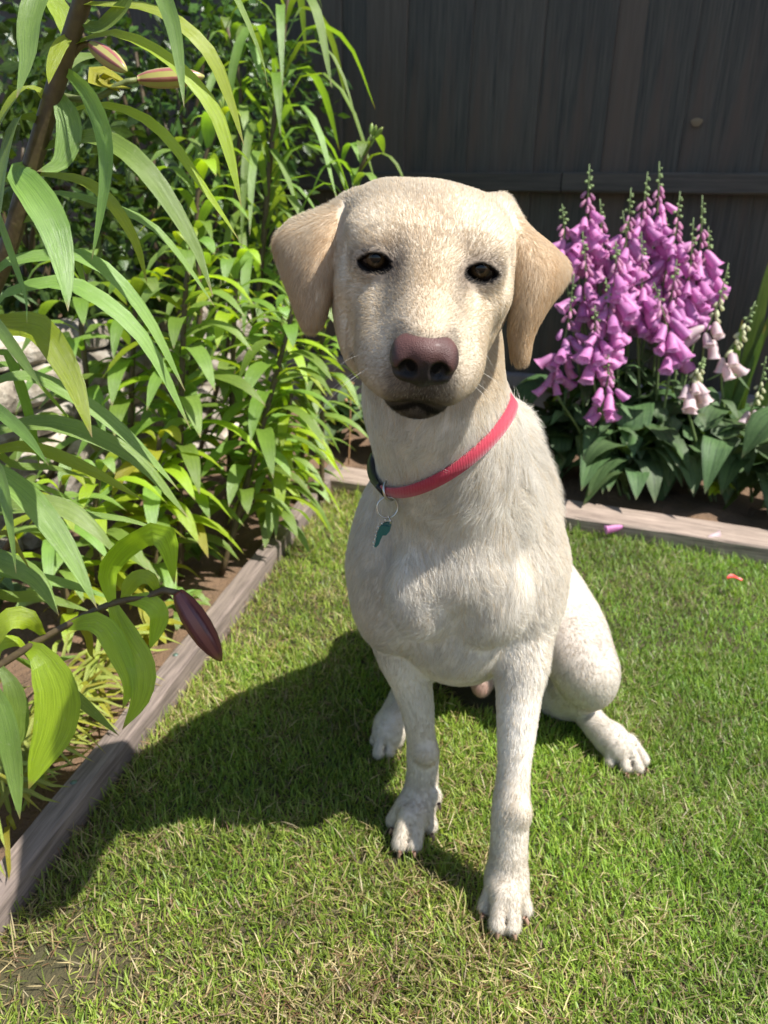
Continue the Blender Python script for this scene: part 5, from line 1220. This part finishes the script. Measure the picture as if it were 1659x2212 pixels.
# ---- fur
rs = np.random.RandomState(11)
def build_fur(N):
    A, B, Cc, Dd = (DV[DF[:, k]] for k in range(4))
    cen = (A + B + Cc + Dd) / 4
    nrm = np.cross(Cc - A, Dd - B); area = np.linalg.norm(nrm, axis=1) / 2; nrm /= (np.linalg.norm(nrm, axis=1)[:, None] + 1e-12)
    L = to_head(cen); hd = D_head[DF[:, 0]]
    camv = np.array((0, 0, CAM_H)) - cen; face = (nrm * camv).sum(1) / np.linalg.norm(camv, axis=1)
    w = area * (1 + 3.6 * hd) * np.where(face < -0.25, 0.25, 1.0)
    w *= np.where(cen[:, 2] < 0.004, 0, 1)
    de = D_eye[DF[:, 0]]; w *= np.where((de < 0.0003) & (hd > .5), 0, 1)
    ins = ((cen - NO) ** 2).sum(1) < 0.0125 ** 2; w[ins] = 0                 # under the nose leather
    w[near_collar(cen)] = 0
    w /= w.sum()
    f = rs.choice(len(DF), N, p=w); u = rs.rand(N)[:, None]; v = rs.rand(N)[:, None]
    P = (A[f] * (1 - u) + B[f] * u) * (1 - v) + (Dd[f] * (1 - u) + Cc[f] * u) * v
    n = DN[DF[f, 0]] * (1 - u) * (1 - v) + DN[DF[f, 1]] * u * (1 - v) + DN[DF[f, 2]] * u * v + DN[DF[f, 3]] * (1 - u) * v
    n /= np.linalg.norm(n, axis=1)[:, None]
    col = DC[DF[f, rs.randint(0, 4, N)]].copy()
    head = D_head[DF[f, 0]]; ear = D_ear[DF[f, 0]]; de = D_eye[DF[f, 0]]
    L = to_head(P)
    # direction the coat lies in
    body = np.tile(np.array((0.0, 0.10, -1.0)), (N, 1))
    fl = smoothstep(0.70, 0.86, P[:, 1]); body = body * (1 - fl)[:, None] + fl[:, None] * np.array((0.25, 0.5, -0.75))
    ch = (P[:, 2] > 0.25) & (P[:, 1] < 0.72)
    body[:, 0] += np.where(ch, 1.6 * (P[:, 0] - 0.072) / 0.1 * smoothstep(0.42, 0.30, P[:, 2]) * 0.5, 0)
    wh = np.array(at(935, 1262, 0.60)); dv = P - wh; r2 = (dv ** 2).sum(1)                       # whorl on the breast
    g = np.exp(-r2 / 0.032 ** 2)[:, None]; body = body * (1 - 0.9 * g) + g * 0.9 * np.stack([-dv[:, 0] * 22 + 0.5 * (dv[:, 2] < 0), dv[:, 1] * 0, np.where(dv[:, 2] > 0, -0.7, 0.55)], 1)
    scr = smoothstep(0.085, 0.125, P[:, 0]) * smoothstep(0.38, 0.44, P[:, 2]) * (1 - head)
    body = body * (1 - scr)[:, None] + scr[:, None] * np.array((0.75, 0.2, -0.55))
    lf = HM @ np.array([0, 0, 1.0])
    away = L - np.array((0, 0.105, -0.012)); away /= np.linalg.norm(away, axis=1)[:, None]
    away[:, 2] -= np.where(np.abs(L[:, 0]) > 0.03, 0.5, 0.0) * smoothstep(0.01, -0.03, L[:, 2])
    hw = away @ HM.T
    flow = body * (1 - head)[:, None] + hw * head[:, None]
    flow = flow * (1 - ear)[:, None] + ear[:, None] * np.array((0.0, 0.0, -1.0)) 
    # tufts: slow and fast wander of the direction
    k = (0.10 + 0.24 * (1 - head) * smoothstep(0.20, 0.32, P[:, 2]) + 0.06 * (1 - head))[:, None]
    for sc, sd, amp in ((35, 21, 1.0), (110, 22, 0.8)):
        flow = flow + k * amp * np.stack([vnoise(P, sc, sd), vnoise(P, sc, sd + 30), vnoise(P, sc, sd + 60)], 1)
    # tufts: all hairs of a small patch lean and shade together
    cz = np.where(head > .5, 0.0042, 0.0075)[:, None]; q = np.floor((P + 0.35 * cz * rs.normal(size=(N, 3))) / cz).astype(np.int64)
    hsh = (q[:, 0] * 73856093 ^ q[:, 1] * 19349663 ^ q[:, 2] * 83492791) % 4096
    tv = np.random.RandomState(77).normal(size=(4096, 3)); tt = np.random.RandomState(78).normal(size=4096)[hsh]
    flow = flow + (0.22 - 0.14 * head)[:, None] * tv[hsh]
    flow = flow + 0.11 * rs.normal(size=(N, 3))
    T = flow - n * (flow * n).sum(1)[:, None]; T /= (np.linalg.norm(T, axis=1)[:, None] + 1e-9)
    ln = 0.0115 * np.ones(N)
    ln = np.where(P[:, 2] < 0.24, 0.0078, ln); ln = np.where(P[:, 2] < 0.06, 0.0056, ln)
    ln = ln * (1 + 0.75 * scr); 
    thr = smoothstep(0.30, 0.36, P[:, 2]) * (1 - head); ln = ln * (1 + 0.25 * thr)
    hl = 0.0044 + 0.0028 * smoothstep(0.02, -0.06, L[:, 1]) + 0.001 * smoothstep(-0.02, 0.03, L[:, 2])
    hl = hl * np.where(L[:, 1] > 0.045, 0.80, 1.0)
    ln = ln * (1 - head) + hl * head; ln = np.where(ear > 0.4, 0.0066, ln)
    ln = np.where((de < 0.0025) & (head > .5), 0.0032, ln)
    ln *= rs.uniform(0.6, 1.25, N)
    lift = np.radians(12 + 7 * rs.rand(N) + 16 * scr + 3 * thr + 8 * head * (L[:, 1] > -0.005) + 9 * (P[:, 2] < 0.07))
    d0 = T * np.cos(lift)[:, None] + n * np.sin(lift)[:, None]
    d1 = T * np.cos(lift * 0.55)[:, None] + n * np.sin(lift * 0.55)[:, None]
    d2 = T * np.cos(lift * 0.30)[:, None] + n * np.sin(lift * 0.30)[:, None] + np.array((0, 0, -0.10))
    Lc = ln[:, None]
    p0 = P - n * 0.0006; p1 = p0 + d0 * Lc * 0.36; p2 = p1 + d1 * Lc * 0.34; p3 = p2 + d2 * Lc * 0.30
    pts = np.stack([p0, p1, p2, p3], 1)
    r0 = (0.00013 - 0.00005 * head) * rs.uniform(0.7, 1.2, N)
    rad = np.stack([r0, r0 * 0.9, r0 * 0.62, r0 * 0.12], 1)
    tone = 1 + (0.09 - 0.035 * head) * rs.normal(size=N) * np.where(col.sum(1) < 0.6, 1.5, 1)
    warm = rs.rand(N) < 0.10 + 0.12 * head
    col = col * (tone + (0.035 - 0.02 * head) * tt)[:, None]; col[warm] *= np.array((0.93, 0.82, 0.66))
    grz = (head > .5) & (L[:, 2] > -0.050) & (col.sum(1) < 0.7) & (rs.rand(N) < 0.22) & (de > 0.003); col[grz] = CREAM * 0.8
    return pts, rad, np.clip(col, 0.003, 0.93)
def curves_obj(name, pts, rad, col, mat, parent):
    N, K = pts.shape[:2]
    hc = bpy.data.hair_curves.new(name); hc.add_curves([K] * N)
    off = np.array(parent.location) if parent is not None else 0
    hc.attributes['position'].data.foreach_set('vector', np.ascontiguousarray(pts - off, dtype=np.float32).ravel())
    a = hc.attributes.get('radius') or hc.attributes.new('radius', 'FLOAT', 'POINT')
    a.data.foreach_set('value', np.ascontiguousarray(rad, dtype=np.float32).ravel())
    if col is not None:
        a = hc.attributes.new('strand', 'FLOAT_COLOR', 'CURVE'); c4 = np.ones((N, 4), dtype=np.float32); c4[:, :3] = col
        a.data.foreach_set('color', c4.ravel())
    hc.materials.append(mat)
    return link(bpy.data.objects.new(name, hc), parent)
mfur = Mat('dog_fur'); mfur.set(Roughness=0.55); mfur.b.inputs['Specular IOR Level'].default_value = 0.35
_fa = mfur.attr('strand'); mfur.color(_fa.outputs['Color']); mfur.leafy(_fa.outputs['Color'], 0.48, (1.0, 0.97, 0.9))
fp, fr_, fc = build_fur(460000)
fur = curves_obj('fur', fp, fr_, fc, mfur.m, dog); fur['kind'] = 'stuff'

# ---- eyes
def eye_mesh(c, look):
    nu, nv = 48, 40; V = []; Fq = []; Cl = []
    z = look / np.linalg.norm(look); xa = np.cross((0, 0, 1.0), z); xa /= np.linalg.norm(xa); ya = np.cross(z, xa)
    for j in range(nv + 1):
        th = math.pi * (j / nv) ** 1.35
        for i in range(nu):
            ph = 2 * math.pi * i / nu
            cap = 0.0048 * math.cos(th) + math.sqrt(max(0.0078 ** 2 - (0.0048 * math.sin(th)) ** 2, 0)) if th < 1.2 else 0
            bulge = max(1.0, cap / EYE_R)                  # the cornea stands proud of the eyeball
            V.append(c + EYE_R * bulge * (math.sin(th) * math.cos(ph) * xa + math.sin(th) * math.sin(ph) * ya + math.cos(th) * z))
            ir, pu = 0.56, 0.26
            s_ = 0.5 + 0.5 * math.sin(ph * 17 + 3 * math.sin(ph * 5))
            if th < pu: q = (0.004, 0.004, 0.004)
            elif th < ir: 
                t = (th - pu) / (ir - pu); q = np.array((0.060, 0.038, 0.018)) * (0.75 + 0.35 * s_) * (1 - 0.85 * t ** 3)
            elif th < ir + 0.10: q = (0.012, 0.009, 0.008)
            else: q = (0.016, 0.011, 0.009)
            Cl.append(q)
    for j in range(nv):
        for i in range(nu): Fq.append((j * nu + i, j * nu + (i + 1) % nu, (j + 1) * nu + (i + 1) % nu, (j + 1) * nu + i))
    return np.array(V), np.array(Fq), np.array(Cl)
meye = Mat('dog_eye'); meye.color(meye.attr('iris').outputs['Color']); meye.set(Roughness=0.04); meye.b.inputs['Specular IOR Level'].default_value = 0.38
for ex in EYE_X:
    c = hp(ex, EYE_Y, EYE_Z); ev, ef, ec = eye_mesh(c, np.array((0.0, 0, CAM_H)) - c)
    em = fast_mesh('eye', ev - dog_loc, ef); color_attr(em, 'iris', ec); em.materials.append(meye.m)
    link(bpy.data.objects.new('eye', em), dog)

# ---- nose leather
nl = (NV - H_O) @ HM; nl[:, 2] += MZ
ncol = np.tile(np.array((0.070, 0.032, 0.028)), (len(NV), 1))
ncol = lerp(ncol, np.array((0.112, 0.053, 0.046)), smoothstep(-0.020, -0.012, nl[:, 2]) * (0.6 + 0.4 * vnoise(NV, 300, 4)))
ncol = lerp(ncol, np.array((0.016, 0.012, 0.012)), smoothstep(-0.0195, -0.0248, nl[:, 2] + 0.0018 * vnoise(NV, 250, 2) + 0.0045 * smoothstep(0.0085, 0.0145, np.abs(nl[:, 0]))))
for s in (-1, 1):  # black painted into the shallow nostrils, for the dark of deep holes
    dn = np.sqrt(((nl[:, 0] - s * 0.0086) / 0.0054) ** 2 + ((nl[:, 2] + 0.0264) / 0.0054) ** 2)
    ncol = lerp(ncol, np.array((0.006, 0.005, 0.005)), smoothstep(1.15, 0.9, dn))
ncol = lerp(ncol, np.array((0.03, 0.022, 0.022)), smoothstep(0.0145, 0.0180, np.abs(nl[:, 0])) * smoothstep(-0.010, -0.020, nl[:, 2]) * 0.7)
nm = fast_mesh('nose', NV - dog_loc, NF); color_attr(nm, 'leather', ncol)
mn = Mat('nose_leather'); mn.color(mn.attr('leather').outputs['Color']); mn.set(Roughness=0.5); mn.b.inputs['Specular IOR Level'].default_value = 0.3; mn.b.inputs['Coat Weight'].default_value = 0.04; mn.b.inputs['Coat Roughness'].default_value = 0.25
_vo = mn.n.new('ShaderNodeTexVoronoi'); _vo.inputs['Scale'].default_value = 1500; mn.l(mn.coord('Object'), _vo.inputs['Vector']); mn.bump(_vo.outputs['Distance'], 0.45, 0.0006)
nm.materials.append(mn.m); link(bpy.data.objects.new('nose', nm), dog)

# ---- whiskers
mwh = Mat('whisker'); mwh.set(Base_Color=(0.85, 0.8, 0.7, 1), Roughness=0.3)
wp = []
for s in (-1, 1):
    for i in range(6 if s < 0 else 4):
        y = 0.012 + 0.050 * rs.rand(); z = -0.030 - 0.026 * rs.rand(); x = s * (0.027 + 0.004 * rs.rand())
        p0 = hp(x * 0.85, y, z); d = HM @ np.array((s * 1.0, -0.25 + 0.5 * rs.rand(), -0.35 - 0.5 * rs.rand())); d /= np.linalg.norm(d)
        ln = 0.022 + 0.028 * rs.rand(); sag = np.array((0, 0, -0.25 * ln))
        wp.append([p0, p0 + d * ln * .35, p0 + d * ln * .7 + sag * .3, p0 + d * ln + sag])
    for i in range(3):
        p0 = hp(s * (0.024 + 0.006 * i), -0.010, 0.020); d = HM @ np.array((s * 0.45, 0.5, 0.75)); d /= np.linalg.norm(d)
        wp.append([p0, p0 + d * .007, p0 + d * .014, p0 + d * .02])
wp = np.array(wp); wr = np.tile(np.array((0.00009, 0.00008, 0.00006, 0.00002)), (len(wp), 1))
wo = curves_obj('whiskers', wp, wr, None, mwh.m, dog)

# ---- claws
mcl = Mat('claw'); mcl.set(Base_Color=(0.34, 0.21, 0.15, 1), Roughness=0.35)
for (px, py, dx, dy, z) in ((1138, 1990, 6, 16, 0.012), (1112, 2024, 2, 14, 0.010), (1074, 2022, -2, 14, 0.010), (1040, 1982, -5, 14, 0.011),
                            (862, 1846, -4, 12, 0.010), (895, 1846, 1, 12, 0.010), (936, 1808, 5, 12, 0.010), (844, 1796, -6, 12, 0.010), (950, 1742, 3, 12, 0.060),
                            (1398, 1664, 5, 8, 0.010), (1384, 1678, 3, 10, 0.010), (1356, 1676, 0, 10, 0.010)):
    a = np.array(atz(px, py, z)); b = np.array(atz(px + dx, py + dy, max(z - 0.007, 0.002))); ax_ = b - a; L_ = np.linalg.norm(ax_); ax_ /= L_
    u_ = np.cross(ax_, (0, 0, 1.0)); u_ /= np.linalg.norm(u_); v_ = np.cross(u_, ax_)
    Vc, Fc = [], []
    for j, (t, r) in enumerate(((-0.5, 0.0024), (0.1, 0.0021), (0.5, 0.0015), (0.75, 0.0006))):
        for i in range(8):
            th = i * math.pi / 4; Vc.append(a + ax_ * L_ * t + v_ * (-0.002 * t * t) + r * (math.cos(th) * u_ + math.sin(th) * v_))
    for j in range(3):
        for i in range(8): Fc.append((j * 8 + i, j * 8 + (i + 1) % 8, j * 8 + 8 + (i + 1) % 8, j * 8 + 8 + i))
    Fc.append(tuple(range(24, 32)))
    mesh_obj('claw', Vc, Fc, mcl.m, dog)
# ---- the collar itself (hairs above it fall over its upper edge)
collar = empty('dog_collar', COL_C); tag(collar, 'red webbing dog collar with black buckle, metal rings and teal tag', 'collar')
def web_mat(name, a, b):
    m = Mat(name); v = m.coord('Object'); w = m.n.new('ShaderNodeTexWave'); w.inputs['Scale'].default_value = 260; w.inputs['Distortion'].default_value = 1.5; m.l(v, w.inputs['Vector']); n = m.noise(v, 300, 3)
    m.color(m.mix(n.outputs['Fac'], a, b)); m.set(Roughness=.7); m.bump(w.outputs['Fac'], .5, .0008); m.b.inputs['Sheen Weight'].default_value = .3; return m
M_WEB = web_mat('red_webbing', (.34, .012, .036), (.50, .030, .062)); M_BLACK = Mat('black_plastic'); M_BLACK.set(Base_Color=(.012, .012, .013, 1), Roughness=.4)
def band(name, a0, a1, w, th, off, mat, n=60):
    V, Fq = [], []; full = abs(a1 - a0) > 6.28
    for k in range(n + 1):
        a = a0 + (a1 - a0) * k / n; c0 = collar_pt(a, off); c1 = collar_pt(a, off + th)
        for (p, u) in ((c0, -w / 2), (c0, w / 2), (c1, w / 2 * .92), (c1, -w / 2 * .92)): V.append(p + COL_N * u)
    for k in range(n):
        for i in range(4): Fq.append((k * 4 + i, k * 4 + (i + 1) % 4, k * 4 + 4 + (i + 1) % 4, k * 4 + 4 + i))
    Fq.append((3, 2, 1, 0)); Fq.append(tuple(n * 4 + i for i in range(4)))
    o = mesh_obj(name, V, Fq, mat.m, collar); return o
# angle of a picture point on the ring
def ring_angle(px, py):
    d = ray(px, py); o = Vector((0, 0, CAM_H)); t = (COL_C - o).dot(COL_N) / d.dot(COL_N)
    best = min(range(360), key=lambda k: ((lambda p: (p - o).normalized() - d.normalized())(collar_pt(R(k), .004)).length))
    return R(best)
aB = ring_angle(838, 1046); aE = ring_angle(790, 975)
if aE < aB and aB - aE > math.pi: aE += 2 * math.pi
if aE > aB and aE - aB > math.pi: aE -= 2 * math.pi
sgn = 1 if aE > aB else -1
band('strap', aB, aB - sgn * (2 * math.pi - abs(aE - aB)), COLLAR_W, .0022, .0042, M_WEB, 90)
band('buckle', aB + sgn * .02, aE, COLLAR_W * 1.25, .0055, .0036, M_BLACK, 20)
M_STEEL = Mat('steel'); M_STEEL.set(Base_Color=(.55, .55, .54, 1), Metallic=1.0, Roughness=.28)
def torus(name, c, n, R_, r, parent, squash=1.0, up=None):
    n = Vector(n).normalized(); a = n.cross(Vector(up) if up else Vector((.3, .1, 1))).normalized(); b = n.cross(a); V, Fq = [], []; NU, NV = 36, 8
    for i in range(NU):
        th = 2 * math.pi * i / NU; q = a * math.cos(th) + b * (math.sin(th) * squash)
        for j in range(NV): ph = 2 * math.pi * j / NV; V.append(Vector(c) + q * (R_ + r * math.cos(ph)) + n * (r * math.sin(ph)))
    for i in range(NU):
        for j in range(NV): Fq.append((i * NV + j, ((i + 1) % NU) * NV + j, ((i + 1) % NU) * NV + (j + 1) % NV, i * NV + (j + 1) % NV))
    return mesh_obj(name, V, Fq, M_STEEL.m, parent)
pr = collar_pt(aB, .008); Yc = pr.y
torus('ring', Vector(at(843, 1058, Yc - .006)), (.75, -.55, .25), .0088, .0012, collar)
torus('split_ring', Vector(at(837, 1096, Yc - .010)), (.18, -.95, .15), .0092, .0007, collar)
torus('split_ring', Vector(at(838, 1097, Yc - .0085)), (.16, -.95, .17), .0091, .0007, collar)
M_TEAL = Mat('teal_enamel'); M_TEAL.set(Base_Color=(.012, .11, .105, 1), Roughness=.22); M_TEAL.b.inputs['Coat Weight'].default_value = .5
# enamel tag hanging from the split ring, bright stones along its rim
Yt = Yc - .0125; tp = [(829, 1131), (845, 1128), (844, 1138), (841, 1149), (834, 1157), (827, 1157), (822, 1166), (818, 1177), (812, 1183), (808, 1181), (811, 1170), (813, 1159), (816, 1147), (822, 1135)]
fr_p = [at(x, y, Yt - .0003 * k) for k, (x, y) in enumerate(tp)]; bk_p = [p + Vector((.0008, .0024, .0003)) for p in fr_p]; nt = len(tp)
tg = mesh_obj('tag', fr_p + bk_p, [tuple(range(nt)), tuple(range(2 * nt - 1, nt - 1, -1))] + [(k, nt + k, nt + (k + 1) % nt, (k + 1) % nt) for k in range(nt)], M_TEAL.m, collar, smooth=False)
a0 = Vector(at(842, 1124, Yt)); ax = Vector((.3, 0, -1)).normalized(); sd = Vector((1, .2, .2))
M_GEM = Mat('rim_stones'); M_GEM.set(Base_Color=(.8, .78, .7, 1), Roughness=.08, Metallic=.9)
for (x, y) in ((839, 1117), (832, 1123), (825, 1131), (818, 1138), (814, 1148), (812, 1156), (811, 1164), (807, 1173), (807, 1180)):
    p = Vector(at(x, y, Yt - .001))
    bm = bmesh.new(); bmesh.ops.create_icosphere(bm, subdivisions=1, radius=.0010); V = [v.co + p for v in bm.verts]; Fq = [[v.index for v in f.verts] for f in bm.faces]; bm.free(); mesh_obj('rim_stone', V, Fq, M_GEM.m, tg)
torus('tag_loop', a0, sd, .0026, .0008, collar)
